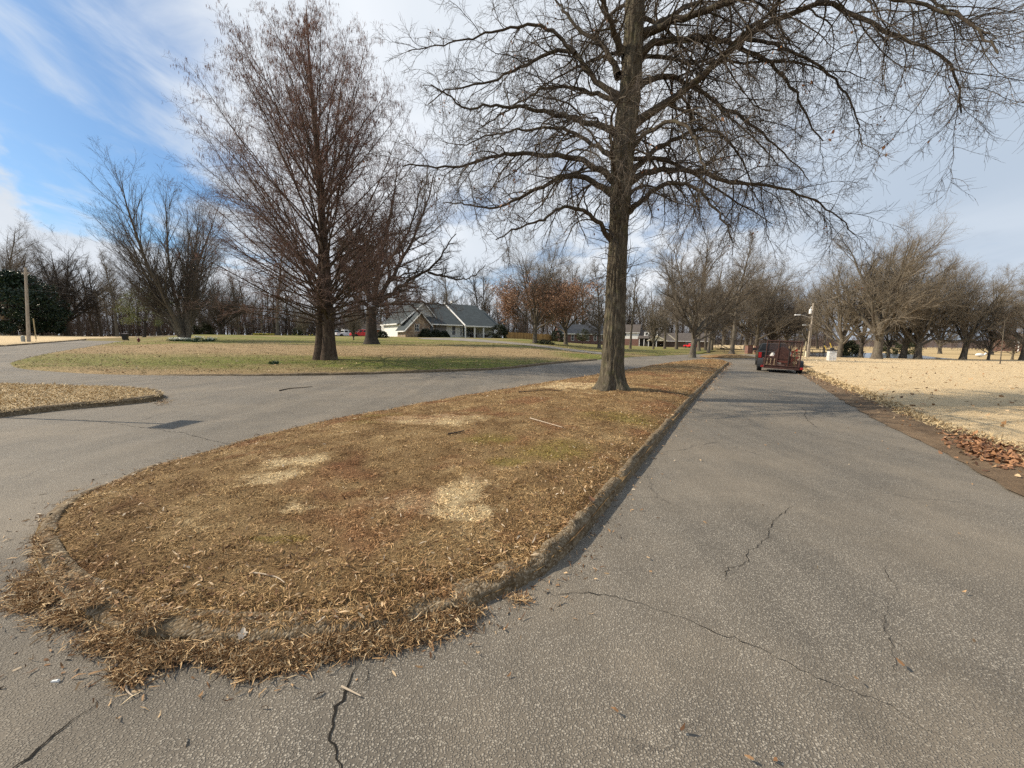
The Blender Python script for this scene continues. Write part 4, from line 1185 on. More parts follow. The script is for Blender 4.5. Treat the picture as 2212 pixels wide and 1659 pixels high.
# multi-stemmed tree
def multistem():
    g = np.random.default_rng(31)
    b = ground(403, 50); t = thing('multistem_tree', (b[0], b[1], b[2] - .05), 'tall bare fan shaped tree with several stems among white daffodils', 'tree')
    w = Wood(); tw = Wood(); lp, lr, ll = [], [], []
    stems = [(-.85, 15, .12), (-.70, 19, .16), (.42, 15, .12), (-.52, 20, .22), (-.36, 22, .24), (-.20, 23, .26), (-.07, 24, .30), (.04, 23.5, .26), (.12, 22, .22), (-.62, 15, .14), (.20, 18, .16), (-.28, 19, .16), (.0, 20, .18), (-.45, 17, .14), (.30, 14, .12)]
    for k, (sx, L, r) in enumerate(stems):
        d = (sx, g.normal(0, .24), 1); L *= .82
        a, b2, c = path(g, (g.normal(0, .22) + sx * .5, g.normal(0, .2), -.1), d, L, 22, r, .015, .03, (.10 if sx < 0 else -.05, 0, .30))
        lp.append(a); lr.append(flare(a, b2, .3, .4)); ll.append(c)
    lp, lr, ll = np.concatenate(lp), np.concatenate(lr), np.concatenate(ll)
    w.add(lp, lr, 10)
    a1, b1, c1 = grow(g, lp, lr, ll, 34, .18, .98, 30, 9, .38, .35, 10, .05, (0, 0, .40), .42, .010, .25)
    a2, b2, c2 = grow(g, a1, b1, c1, 11, .12, .98, 34, 12, .36, .4, 6, .09, (0, 0, .25), .5, .0065, .4, lmin=.5)
    a3, b3, c3 = grow(g, a2, b2, c2, 6, .15, 1, 34, 12, .55, .3, 4, .1, (0, 0, .2), .6, .005, .6, lmin=.35)
    w.add(a1, b1, 5); tw.add(a2, b2, 3).add(a3, b3, 3)
    link('trunk', w.mesh('trunk', BARK_GREY), t); link('crown', tw.mesh('crown', TWIG_DARK), t)
multistem()

# broad old oak behind the cypress
def old_oak():
    g = np.random.default_rng(53)
    b = ground(803, 45.5); Y = 45.5; O = b - np.array([0, 0, .05])
    t = thing('oak_tree', O, 'stout dark bare oak with a long bough reaching towards the white house', 'tree')
    w = Wood(); lp, lr, ll = [], [], []
    P, R, L = path(g, (0, 0, -.1), (0, 0, 1), 4.6, 12, .66, .52, .02, (0, 0, 0))
    w.add(P, flare(P, R, .8, .5), 20)
    pics = [([(812, 655), (850, 630), (885, 605), (925, 585), (950, 560), (965, 530), (985, 505)], .30, -2), ([(925, 588), (970, 600), (1000, 605), (1030, 595), (1050, 570)], .14, -3),
            ([(810, 660), (840, 610), (870, 560), (900, 500), (925, 430), (940, 370)], .30, 2), ([(805, 650), (815, 590), (830, 520), (850, 430), (860, 350)], .32, 1),
            ([(798, 650), (780, 590), (760, 520), (745, 450), (735, 400)], .28, 3), ([(795, 660), (760, 640), (715, 620), (670, 610), (630, 600)], .22, -2),
            ([(815, 660), (850, 655), (900, 650), (950, 660), (990, 650)], .20, -3), ([(806, 650), (830, 570), (880, 510), (905, 430), (915, 380)], .24, -3), ([(800, 650), (790, 580), (800, 500), (810, 420)], .24, 4)]
    for pts, r, push in pics:
        n = len(pts); q = smooth_line(np.array([at(a, c, Y + push * (i / (n - 1)) * 1.6) for i, (a, c) in enumerate(pts)]) - O, False, 2)
        s = np.concatenate([[0], np.cumsum(np.linalg.norm(np.diff(q, axis=0), axis=1))]); tt = np.linspace(0, s[-1], 22)
        q = np.column_stack([np.interp(tt, s, q[:, k]) for k in range(3)]); q[1:] += g.normal(0, .06, (21, 3))
        lp.append(q); lr.append(r * (1 - .9 * np.linspace(0, 1, 22) ** .8) + .015); ll.append(s[-1])
    lp, lr, ll = np.stack(lp), np.stack(lr), np.array(ll)
    w.add(lp, lr, 8)
    a1, b1, c1 = grow(g, lp, lr, ll, np.clip((ll * 2.3).astype(int), 14, 44), .12, .98, 46, 14, .32, .45, 10, .13, (0, 0, .15), .45, .016, .25, lmin=1)
    a2, b2, c2 = grow(g, a1, b1, c1, 10, .12, .98, 44, 14, .40, .4, 6, .13, (0, 0, .15), .5, .0075, .4, lmin=.5)
    a3, b3, c3 = grow(g, a2, b2, c2, 7, .15, 1, 40, 14, .5, .3, 4, .13, (0, 0, .1), .6, .0052, .6, lmin=.3)
    w.add(a1, b1, 5)
    link('trunk', w.mesh('trunk', BARK_DARK), t); link('crown', Wood().add(a2, b2, 4).add(a3, b3, 3).mesh('crown', TWIG_DARK), t)
old_oak()

# evergreens
def evergreen(name, px, Y, top_py, wid, label, leaf, seed, n, sz, shape='round', clear=.12, cat='tree', group=None, trunk=True, clump=60):
    g = np.random.default_rng(seed)
    b = ground(px, Y); bx, by = project(b); H = (by - top_py) / FPX * Y
    t = thing(name, (b[0], b[1], b[2] - .05), label, cat, group)
    if trunk:
        P, R, L = path(g, (0, 0, -.1), (0, 0, 1), H * .85, 8, .035 * H * .5 + .05, .03, .03, (0, 0, 0))
        w = Wood().add(P, flare(P, R, .5, .3), 8)
        a, b2, c = grow(g, P, R, L, 22, clear + .05, .95, 60, 14, .4, .4, 6, .1, (0, 0, .2), .4, .02)
        link('trunk', w.add(a, b2, 5).mesh('trunk', BARK_DARK), t)
    C = []
    while len(C) < clump:
        u = g.random(); z = clear + (1 - clear) * u
        if shape == 'cone': r = wid * (1 - u) ** .8
        elif shape == 'pine': r = wid * math.sqrt(max(0, 1 - (2 * u - 1) ** 2)) * .9
        else: r = wid * math.sqrt(max(0, 1 - max(0, (u - .35) / .65) ** 2)) * (.75 + .25 * min(1, u * 4))
        a = g.uniform(0, 6.28); q = r * math.sqrt(g.uniform(.2, 1))
        C.append((q * math.cos(a), q * math.sin(a), z * H))
    C = np.array(C); i = g.integers(0, len(C), n)
    rad = wid * (.20 if shape != 'pine' else .22)
    dirs = unit(g.normal(size=(n, 3))); p = C[i] + dirs * (rad * g.uniform(.3, 1, n) ** .5)[:, None] * np.array([1, 1, .75])
    p[:, 2] = np.maximum(p[:, 2], .05)
    V, F = leaf_cloud(g, p, n, sz, sz * .3)
    link('crown' if trunk else 'foliage', mesh_np('crown', V, F, leaf), t)
    return t
evergreen('magnolia_tree', 32, 78, 598, 7.2, 'dark evergreen magnolia with broad dense crown at the left edge', LEAF_DARK, 61, 26000, .42, clear=.10, clump=110)
evergreen('magnolia_tree', 92, 84, 652, 3.6, 'smaller dark evergreen behind the left power pole', LEAF_DARK, 62, 9000, .38, clear=.10, clump=60)
evergreen('pale_tree', 312, 82, 628, 4.2, 'small yellow green leafy tree at the edge of the left woods', LEAF_PALE, 63, 5200, .20, clear=.28, clump=80)
evergreen('pale_tree', 345, 92, 585, 3.4, 'taller thin yellow green tree behind the fan shaped tree', LEAF_PALE, 64, 2400, .20, clear=.35, clump=70)
evergreen('cedar_bush', 444, 92, 697, 1.9, 'dark round evergreen bush before the left woods, the larger one', LEAF_CEDAR, 65, 5000, .24, clear=.0, cat='bush', trunk=False)
evergreen('cedar_bush', 416, 90, 700, 1.2, 'dark upright evergreen bush close by the fan shaped tree', LEAF_CEDAR, 66, 3000, .22, clear=.0, cat='bush', trunk=False)
evergreen('cedar_bush', 648, 94, 703, 1.3, 'dark evergreen bush right of the thick pale trunk', LEAF_CEDAR, 67, 3000, .22, clear=.0, cat='bush', trunk=False)
evergreen('pine_tree', 772, 96, 508, 5.0, 'tall dark green pine showing behind the cypress boughs', LEAF_PINE, 68, 14000, .40, shape='pine', clear=.45, clump=60)
evergreen('cedar_bush', 1836, 84, 738, 2.6, 'wide dark green cedar beside the pond behind the white stone post', LEAF_CEDAR, 69, 6000, .26, clear=.0, shape='cone', cat='bush', trunk=False)
evergreen('cedar_bush', 1924, 104, 737, 2.2, 'low dark green bush on the far pond bank', LEAF_CEDAR, 70, 3000, .28, clear=.0, cat='bush', trunk=False)
evergreen('cedar_bush', 1968, 108, 738, 2.4, 'second low dark bush on the far pond bank, nearer the twin trunk', LEAF_CEDAR, 71, 3000, .28, clear=.0, cat='bush', trunk=False)
evergreen('holly_bush', 826, 70, 716, 1.0, 'dark rounded holly bush at the corner of the white garage wall', LEAF_HEDGE, 72, 2500, .18, clear=.0, cat='bush', trunk=False)
evergreen('holly_bush', 1078, 84, 703, 2.2, 'big dark evergreen bush at the right end of the white house', LEAF_HEDGE, 73, 6000, .22, clear=.0, cat='bush', trunk=False)
evergreen('holly_bush', 1204, 104, 715, 1.9, 'dark evergreen at the right end of the wooden fence', LEAF_HEDGE, 74, 3000, .24, clear=.0, cat='bush', trunk=False)
evergreen('holly_bush', 1651, 66, 752, 1.3, 'low clipped dark bush beside the brick pillars', LEAF_HEDGE, 75, 2500, .18, clear=.0, cat='bush', trunk=False)
evergreen('holly_bush', 1258, 84, 712, 1.6, 'small olive green bush before the dark brick house', LEAF_CEDAR, 76, 1800, .2, clear=.3, cat='bush', trunk=True)
evergreen('groundcover_bed', 1176, 60, 735.5, 1.6, 'low dark ivy bed at the foot of the brown leaved oak', LEAF_HEDGE, 77, 2200, .14, clear=.0, cat='plant', trunk=False)

# woods: every tree one can tell from the next is its own object
LW, CW, BW = 'bare trees of the left woods', 'bare trees of the woods behind the white house', 'bare trees of the woods behind the far houses'
g = np.random.default_rng(17)
def woods(n, x0, x1, y0, y1, t0, t1, label, group):
    xs = np.linspace(x0, x1, n) + g.uniform(-.45, .45, n) * (x1 - x0) / n
    for px in xs:
        plant('forest_%d' % g.integers(0, 5), px, g.uniform(y0, y1), g.uniform(t0, t1), label, 'woodland_tree', group, rz=g.uniform(0, 6.28))
woods(30, -60, 330, 100, 140, 560, 630, 'bare tall tree in the woods behind the left lawn', LW)
woods(34, 330, 760, 102, 140, 575, 630, 'bare tall tree in the woods behind the left lawn', LW)
woods(34, 770, 1130, 112, 150, 555, 635, 'bare slender tree in the woods above the white house roofs', CW)
woods(44, 1130, 1520, 185, 240, 590, 640, 'bare slender tree in the woods above the far house roofs', BW)
woods(18, 1500, 1760, 130, 190, 600, 650, 'bare slender tree in the woods above the far house roofs', BW)

# brush behind the woods that reads as one mass
def brush(name, x0, x1, n, Y0, Y1, h0, h1, mat, seed):
    g = np.random.default_rng(seed)
    px = g.uniform(x0, x1, n); Y = g.uniform(Y0, Y1, n)
    b = np.array([ground(a, c) for a, c in zip(px, Y)])
    h = g.uniform(h0, h1, n)
    m = 6; t = np.linspace(0, 1, m)
    d = np.column_stack([g.normal(0, .14, n), g.normal(0, .14, n), np.ones(n)])
    P = b[:, None] + t[None, :, None] * (d * h[:, None])[:, None] + np.cumsum(g.normal(0, .10, (n, m, 3)), 1)
    R = (g.uniform(.03, .10, n))[:, None] * np.linspace(1, .3, m)[None]
    a1, b1, c1 = grow(g, P, R, h, 7, .08, .98, 45, 15, .42, .4, 5, .13, (0, 0, .35), .5, .018, .5)
    a2, b2, c2 = grow(g, a1, b1, c1, 5, .1, 1, 42, 15, .5, .3, 3, .13, (0, 0, .25), .6, .015, .7)
    tag(link(name, Wood().add(P, R, 4).add(a1, b1, 3).add(a2, b2, 3).mesh(name, mat)), kind='stuff')
TWIG_BRUSH = material('brush_twigs', f_twig((.042, .032, .028), (.13, .10, .085)))
brush('woods', -160, 780, 2600, 112, 160, 3, 12, TWIG_BRUSH, 301)
brush('woods', 760, 1140, 900, 130, 165, 4, 13, TWIG_BRUSH, 302)
brush('woods', 1120, 1800, 2200, 200, 270, 6, 20, TWIG_BRUSH, 303)
brush('woods', 1740, 2500, 1100, 190, 330, 4, 9, material('reddish_brush', f_twig((.07, .05, .046), (.17, .125, .11))), 304)
# ================================================================== houses
def f_shingle(a, b):
    def f(nt):
        v = coords(nt, True)
        n = noise(nt, v, 1.2, 5, .6); m = noise(nt, scl(nt, v, (1, 1, 3)), 6, 4, .7)
        br = nd(nt, 'ShaderNodeTexBrick', {'Vector': nd(nt, 'ShaderNodeMapping', {'Vector': v, 'Rotation': (math.radians(90), 0, 0)}).outputs[0], 'Scale': 3.0, 'Mortar Size': .01,
                                           'Color1': a + (1,), 'Color2': b + (1,), 'Mortar': tuple(x * .6 for x in a) + (1,)})
        c = mix(nt, mapr(nt, m, .35, .65), a, b)
        c = mix(nt, .35, c, br.outputs[0])
        c = mix(nt, mapr(nt, n, .4, .7, 0, .35), c, tuple(x * 1.5 for x in b))
        return {'Base Color': c, 'Roughness': .9, 'Specular IOR Level': .25}
    return f
SHINGLE = material('blue_grey_shingles', f_shingle((.034, .043, .047), (.062, .074, .078)))
SHINGLE_BR = material('brown_shingles', f_shingle((.060, .050, .045), (.11, .095, .085)))
SHINGLE_DK = material('dark_shingles', f_shingle((.028, .032, .040), (.055, .060, .070)))
def f_brick(a, b):
    def f(nt):
        v = coords(nt, True)
        q = nd(nt, 'ShaderNodeCombineXYZ', {0: mth(nt, 'ADD', nd(nt, 'ShaderNodeSeparateXYZ', {0: v}).outputs[0], nd(nt, 'ShaderNodeSeparateXYZ', {0: v}).outputs[1]), 1: nd(nt, 'ShaderNodeSeparateXYZ', {0: v}).outputs[2]}).outputs[0]
        br = nd(nt, 'ShaderNodeTexBrick', {'Vector': q, 'Scale': 4.0, 'Mortar Size': .02, 'Color1': a + (1,), 'Color2': b + (1,), 'Mortar': (.28, .25, .22, 1)})
        return {'Base Color': br.outputs[0], 'Roughness': .9}
    return f
BRICK = material('red_brick', f_brick((.13, .044, .031), (.19, .072, .048)))
BRICK_OR = material('orange_brick', f_brick((.34, .11, .05), (.44, .17, .08)))
BRICK_DK = material('dark_red_brick', f_brick((.085, .022, .020), (.13, .040, .032)))
def f_stone(nt):
    v = coords(nt, True)
    vo = nd(nt, 'ShaderNodeTexVoronoi', {'Vector': v, 'Scale': 3.4})
    e = nd(nt, 'ShaderNodeTexVoronoi', {'Vector': v, 'Scale': 3.4}, feature='DISTANCE_TO_EDGE').outputs['Distance']
    k = nd(nt, 'ShaderNodeSeparateColor', {0: vo.outputs['Color']}).outputs[0]
    c = ramp(nt, k, [(0, (.16, .10, .065)), (.4, (.30, .20, .12)), (.7, (.42, .31, .20)), (1, (.30, .26, .22))])
    c = mix(nt, mapr(nt, e, .02, .08, 1, 0), c, (.20, .17, .14))
    return {'Base Color': c, 'Roughness': .9, 'bump': (e, .8, .05)}
STONE = material('fieldstone', f_stone)
def f_siding(rgb):
    def f(nt):
        v = coords(nt, True)
        z = nd(nt, 'ShaderNodeSeparateXYZ', {0: v}).outputs[2]
        w = mth(nt, 'FRACT', mth(nt, 'MULTIPLY', z, 5.5))
        n = noise(nt, v, 3, 4)
        c = mix(nt, mapr(nt, n, .3, .7), tuple(x * .93 for x in rgb), rgb)
        return {'Base Color': c, 'Roughness': .6, 'bump': (w, .6, .02)}
    return f
SIDING = material('grey_white_siding', f_siding((.55, .55, .52)))
SIDING_W = material('white_siding', f_siding((.80, .79, .75)))
TRIM = plain('white_trim', (.78, .77, .74), .5, var=.05)
CREAM = plain('cream_trim', (.70, .64, .48), .6, var=.06)
GLASS = plain('dark_window_glass', (.025, .03, .035), .08, var=.2, spec=.8)
BLACKW = plain('black_parts_and_bed_shade', (.012, .011, .010), .9)  # black small parts, and the painted shade of truck beds

def slab(mb, quad, t=.14):
    q = [Vector(p) for p in quad]
    n = (q[1] - q[0]).cross(q[2] - q[0]).normalized()
    if n.z < 0: n = -n
    return mb.hull([p - n * t for p in q], q)
def window(par, x0, x1, z0, z1, y, mat=None, n=1, axis='y', fr=.07, proud=.05):
    """a framed window lying in the wall at depth y (outside is -y, or -x when axis is x)"""
    m = MB(); 
    def bx(a, b, c, d, p0, p1):
        if axis == 'y': m.box(a, b, y - p1, y - p0, c, d)
        else: m.box(y - p1, y - p0, a, b, c, d)
    bx(x0 - fr, x0, z0 - fr, z1 + fr, .0, proud); bx(x1, x1 + fr, z0 - fr, z1 + fr, .0, proud)
    bx(x0, x1, z1, z1 + fr, .0, proud); bx(x0, x1, z0 - fr, z0, .0, proud)
    for k in range(1, n):
        c = x0 + (x1 - x0) * k / n; bx(c - fr * .4, c + fr * .4, z0, z1, .012, proud - .003)
    bx(x0, x1, (z0 + z1) / 2 - .02, (z0 + z1) / 2 + .02, .012, proud - .006)
    f = m.build('window', mat or TRIM, par)
    m2 = MB()
    if axis == 'y': m2.box(x0, x1, y - .012, y + .03, z0, z1)
    else: m2.box(y - .012, y + .03, x0, x1, z0, z1)
    m2.build('pane', GLASS, f)

def white_house():
    O = ground(876, 75)
    psi = math.radians(38)
    t = thing('ranch_house', (O[0], O[1], O[2] - .10), 'grey white ranch house with slate blue roofs and a fieldstone gable', 'house', rz=psi)
    Zb = -.6
    # stone gable in front
    m = MB(); m.prism([(0, Zb), (5.2, Zb), (5.2, 2.7), (3.2, 4.85), (0, 1.62)], 'y', 0, 4.0)
    m.build('stone_wall', STONE, t)
    m = MB(); m.box(5.2, 6.9, 1.2, 3.2, Zb, 2.9); m.build('stone_wall', STONE, t)
    # grey siding body
    m = MB(); m.box(.75, 9.4, 4.0, 15.5, Zb, 3.15); m.box(9.4, 13.3, 1.0, 15.5, Zb, 2.98); m.box(13.3, 22.8, 2.0, 15.5, Zb, 2.95)
    m.prism([(5.3 - 4.0, 3.15), (5.3 + 3.5, 3.3), (5.3, 7.1)], 'y', 3.0, 14.0)
    m.build('wall', SIDING, t)
    m = MB(); m.box(.55, .75, 3.95, 13.0, .35, 3.12); m.build('garage_wall', SIDING_W, t)
    m = MB(); m.box(.50, .75, 3.9, 13.0, Zb, .35); m.build('stone_footing', STONE, t)
    m = MB(); m.box(6.9, 9.38, 1.05, 4.0, Zb, 2.9); m.build('entry_shade_block', plain('painted_entry_shade', (.20, .19, .18), .8), t)  # flush block; the shade of the entry is put into its colour
    # roofs
    r = MB()
    slab(r, [(-.35, -.35, 1.42), (3.2, -.35, 5.08), (3.2, 6.0, 5.08), (-.35, 4.4, 1.42)])
    slab(r, [(5.6, -.35, 2.55), (3.2, -.35, 5.08), (3.2, 6.0, 5.08), (5.6, 4.0, 2.55)])
    slab(r, [(.2, 2.7, 2.95), (5.28, 2.7, 7.35), (5.28, 14.2, 7.35), (.2, 14.2, 2.95)])
    slab(r, [(8.9, 2.7, 3.45), (5.28, 2.7, 7.35), (5.28, 14.2, 7.35), (8.9, 8.5, 3.45)])
    slab(r, [(5.4, .25, 3.02), (13.35, .25, 3.02), (13.35, 8.6, 7.78), (5.4, 8.6, 7.78)])
    slab(r, [(5.4, 16.4, 3.02), (13.35, 16.4, 3.02), (13.35, 8.6, 7.78), (5.4, 8.6, 7.78)])
    slab(r, [(13.2, -.5, 2.88), (21.7, -.5, 2.88), (21.7, 8.8, 8.15), (13.2, 8.8, 8.15)])
    slab(r, [(13.2, 17.5, 2.88), (21.7, 17.5, 2.88), (21.7, 8.8, 8.15), (13.2, 8.8, 8.15)])
    slab(r, [(21.5, 1.4, 3.0), (24.0, 1.4, 3.0), (24.0, 8.8, 7.2), (21.5, 8.8, 7.2)])
    slab(r, [(21.5, 16, 3.0), (24.0, 16, 3.0), (24.0, 8.8, 7.2), (21.5, 8.8, 7.2)])
    ro = r.build('roof', SHINGLE, t)
    c = MB(); c.box(15.6, 16.8, 9.6, 10.4, 7.2, 8.75); c.box(15.5, 16.9, 9.5, 10.5, 8.75, 8.9); c.build('chimney', TRIM, ro)
    # white rakes, fascias and gutters
    m = MB()
    def rake(p, q, w=.20, d=.09):
        p = Vector(p); q = Vector(q)
        m.hull([p + Vector((0, -d, -w)), p + Vector((0, .02, -w)), p + Vector((0, .02, .05)), p + Vector((0, -d, .05))], [q + Vector((0, -d, -w)), q + Vector((0, .02, -w)), q + Vector((0, .02, .05)), q + Vector((0, -d, .05))])
    rake((-.38, -.36, 1.36), (3.2, -.36, 5.05)); rake((5.63, -.36, 2.48), (3.2, -.36, 5.05))
    rake((.2, 2.68, 2.9), (5.28, 2.68, 7.3)); rake((8.93, 2.68, 3.38), (5.28, 2.68, 7.3))
    m.hull([(13.02, -.55, 2.72), (13.19, -.55, 2.72), (13.19, -.55, 2.98), (13.02, -.55, 2.98)], [(13.02, 8.8, 8.0), (13.19, 8.8, 8.0), (13.19, 8.8, 8.3), (13.02, 8.8, 8.3)])
    m.build('rake', TRIM, t)
    m = MB(); m.box(5.7, 13.0, .12, .26, 2.78, 3.0); m.box(13.2, 21.7, -.63, -.5, 2.66, 2.88); m.box(.05, .22, 4.5, 14.2, 2.72, 2.98); m.box(-.5, -.36, -.3, 4.3, 1.2, 1.42)
    m.build('gutter', TRIM, t)
    m = MB(); m.box(13.2, 22.0, -.45, 2.0, 2.55, 2.72); m.build('porch_ceiling', SIDING, t)
    m = MB(); m.box(13.0, 22.2, -.5, 2.0, Zb, .12); m.build('porch_floor', CONCRETE, t)
    for x in (13.25, 15.6, 17.9, 20.9):
        m = MB(); m.box(x - .13, x + .13, -.40, -.14, .12, 2.56); m.box(x - .18, x + .18, -.44, -.10, .12, .3); m.build('post', TRIM, t, bevel=.01)
    window(t, 1.95, 2.75, 1.45, 2.75, 0, n=2); window(t, 5.7, 6.5, 1.3, 2.5, 1.2)
    window(t, 10.75, 11.55, .85, 2.65, 1.0); window(t, 12.75, 13.1, .7, 2.5, 1.0)
    window(t, 14.0, 16.6, .55, 2.5, 2.0, n=5); window(t, 21.9, 22.5, .9, 2.4, 2.0)
    m = MB(); m.box(17.3, 18.25, 1.95, 2.0, .14, 2.25); d = m.build('door', plain('grey_door', (.35, .35, .34), .5), t)
    m = MB(); m.lathe([(.0, -.02), (.035, -.01), (.035, .02), (.0, .03)], (18.15, 1.92, 1.1), 8, 'y'); m.build('handle', TRIM, d)
    # shrubs and porch furniture stand on their own
    g = np.random.default_rng(401)
    M = t.matrix_basis if False else Matrix.Translation(t.location) @ Matrix.Rotation(psi, 4, 'Z')
    for k, (x, y, rx, h, lab) in enumerate([(3.6, -1.3, 1.5, 1.75, 'dark clipped hedge bush against the stone gable, its left end'), (6.0, -1.0, 1.6, 1.6, 'dark clipped hedge bush before the house entry'),
                                            (8.0, -.7, 1.25, 1.45, 'dark clipped hedge bush beside the grey siding, its right end')]):
        p = M @ Vector((x, y, 0)); o = thing('hedge_bush', (p.x, p.y, float(hgt(p.x, p.y)) - .05), lab, 'bush', 'hedge bushes before the white house')
        n = 5000; d = unit(g.normal(size=(n, 3))); d[:, 2] = np.abs(d[:, 2])
        q = d * np.array([rx, rx * .8, h]) * (g.uniform(.55, 1.0, n) ** .5)[:, None]
        q += .12 * np.sin(q * 5)
        V, F = leaf_cloud(g, q, n, .17, .04); link('foliage', mesh_np('foliage', V, F, LEAF_HEDGE), o)
    for k, (x, lab) in enumerate([(16.3, 'dark bench on the house porch, left of the door'), (19.4, 'dark bench on the house porch, right of the door')]):
        p = M @ Vector((x, .9, .06)); o = thing('bench', p, lab, 'bench', 'porch benches', psi)
        dk = plain('dark_wood', (.03, .022, .018), .7)
        MB().box(-.8, .8, -.25, .25, .42, .48).build('seat', dk, o); MB().box(-.8, .8, .2, .26, .50, .95).build('backrest', dk, o)
        for sx in (-.7, .7):
            for sy in (-.2, .2): MB().box(sx - .04, sx + .04, sy - .04, sy + .04, -.06, .42).build('leg', dk, o)
white_house()

def simple_house(px, Y, label, rz, L, D, wh, rh, wall, roof, wins=(), name='house', hip=False, over=.4, side='front', dz=0.0):
    """gabled (or hipped) block: local x along the front from the left corner, y to the back"""
    O = ground(px, Y)
    t = thing(name, (O[0], O[1], O[2] - .1 + dz), label, 'house', rz=math.radians(rz))
    m = MB()
    if hip: m.box(0, L, 0, D, -.6, wh)
    else: m.prism([(0, -.6), (D, -.6), (D, wh), (D / 2, wh + rh), (0, wh)], 'x', 0, L)
    m.build('wall', wall, t)
    k = over * rh / (D / 2); i = D / 2 if hip else -over
    r = MB()
    a = [(-over, -over, wh - k), (L + over, -over, wh - k), (L - i if hip else L + over, D / 2, wh + rh + .04), (i if hip else -over, D / 2, wh + rh + .04)]
    b = [(-over, D + over, wh - k), (L + over, D + over, wh - k), (L - i if hip else L + over, D / 2, wh + rh + .04), (i if hip else -over, D / 2, wh + rh + .04)]
    slab(r, a); slab(r, b)
    if hip:
        for x, s in ((-over, i), (L + over, L - i)):
            r.hull([(x, -over, wh - k - .1), (x, D + over, wh - k - .1), (s, D / 2, wh + rh - .1)], [(x, -over, wh - k + .02), (x, D + over, wh - k + .02), (s, D / 2, wh + rh + .03)])
    r.build('roof', roof, t)
    m = MB(); m.box(-over, L + over, -over - .1, -over, wh - k - .2, wh - k + .0); m.build('gutter', TRIM, t)
    for (x0, x1, z0, z1) in wins: window(t, x0, x1, z0, z1, 0)
    return t
simple_house(712, 122, 'orange brick house glimpsed behind the parked vehicles', -4, 17, 9, 3.1, 2.2, BRICK_OR, SHINGLE_BR, [(2.3, 3.3, .9, 2.5), (6.2, 7.2, .9, 2.5), (10.5, 11.5, .9, 2.5)])
simple_house(1210, 112, 'long dark red brick house with a row of tall white windows', 6, 13.5, 9, 2.9, 2.6, BRICK_DK, SHINGLE_DK, [(1.0 + 2.25 * k, 1.75 + 2.25 * k, .7, 2.35) for k in range(6)])
t = simple_house(1338, 160, 'white two storey house with brick base, dormers and columned porch', -25, 7.5, 6.5, 5.6, 3.0, SIDING_W, SHINGLE_BR, [(1.6, 2.6, 3.9, 5.4)])
MB().box(-.06, 7.56, -.06, 6.56, -.6, 2.7).build('brick_base', BRICK, t)
m = MB(); slab(m, [(7.3, -1.6, 2.9), (17.5, -1.6, 2.9), (17.5, 3.4, 6.3), (7.3, 3.4, 6.3)]); slab(m, [(7.3, 8.4, 2.9), (17.5, 8.4, 2.9), (17.5, 3.4, 6.3), (7.3, 3.4, 6.3)]); m.build('roof', SHINGLE_BR, t)
MB().box(7.6, 17.2, .8, 6.4, -.6, 3.2).build('porch_wall', plain('dark_porch', (.06, .055, .05), .8), t)
for x in (9.6, 13.0):
    d = MB(); d.box(x, x + 1.7, -.2, 2.4, 3.9, 5.5); d = d.build('dormer', SIDING_W, t); window(d, x + .45, x + 1.2, 4.2, 5.2, -.2)
for k in range(6):
    MB().bar((8.0 + 1.8 * k, -1.3, -.3), (8.0 + 1.8 * k, -1.3, 2.85), .13, 10).build('column', TRIM, t)
t = simple_house(1418, 150, 'low brown roofed house with a cream gabled carport', -18, 19, 11, 2.5, 2.9, plain('brown_wall', (.13, .085, .06), .8), SHINGLE_BR, [(10.5, 12, .9, 2.1)])
m = MB(); slab(m, [(-3.6, -5.2, 2.3), (-.2, -5.2, 4.15), (-.2, 6, 4.15), (-3.6, 6, 2.3)]); slab(m, [(3.4, -5.2, 2.3), (-.2, -5.2, 4.15), (-.2, 6, 4.15), (3.4, 6, 2.3)])
m.build('carport_roof', SHINGLE_BR, t)
MB().prism([(-3.2, 2.25), (3.0, 2.25), (-.2, 3.95)], 'y', -5.0, -4.85).build('carport_gable', CREAM, t)
m = MB(); m.hull([(-3.7, -5.3, 2.0), (-3.7, -5.2, 2.0), (-3.7, -5.2, 2.35), (-3.7, -5.3, 2.35)], [(-.2, -5.3, 3.9), (-.2, -5.2, 3.9), (-.2, -5.2, 4.25), (-.2, -5.3, 4.25)])
m.hull([(3.5, -5.3, 2.0), (3.5, -5.2, 2.0), (3.5, -5.2, 2.35), (3.5, -5.3, 2.35)], [(-.2, -5.3, 3.9), (-.2, -5.2, 3.9), (-.2, -5.2, 4.25), (-.2, -5.3, 4.25)])
m.hull([(7.2, -.6, 2.0), (7.2, -.5, 2.0), (7.2, -.5, 2.4), (7.2, -.6, 2.4)], [(4.0, -.6, 4.6), (4.0, -.5, 4.6), (4.0, -.5, 5.0), (4.0, -.6, 5.0)])
m.build('rake', CREAM, t)
for x in (-3.1, -.3, 2.9): MB().box(x - .14, x + .14, -4.95, -4.67, -.4, 2.25).build('post', TRIM, t)
t = simple_house(2168, 150, 'brick house with white windows at the right edge beyond the straw bank', -35, 26, 10, 3.4, 3.0, BRICK, SHINGLE_BR, [(1.2, 2.6, .9, 2.6), (6.2, 7.7, .9, 2.6), (12, 13.4, .9, 2.6)], dz=1.2)
for x in (3.2, 5.4): MB().bar((x, -.9, -.5), (x, -.9, 3.0), .16, 10).build('column', TRIM, t)

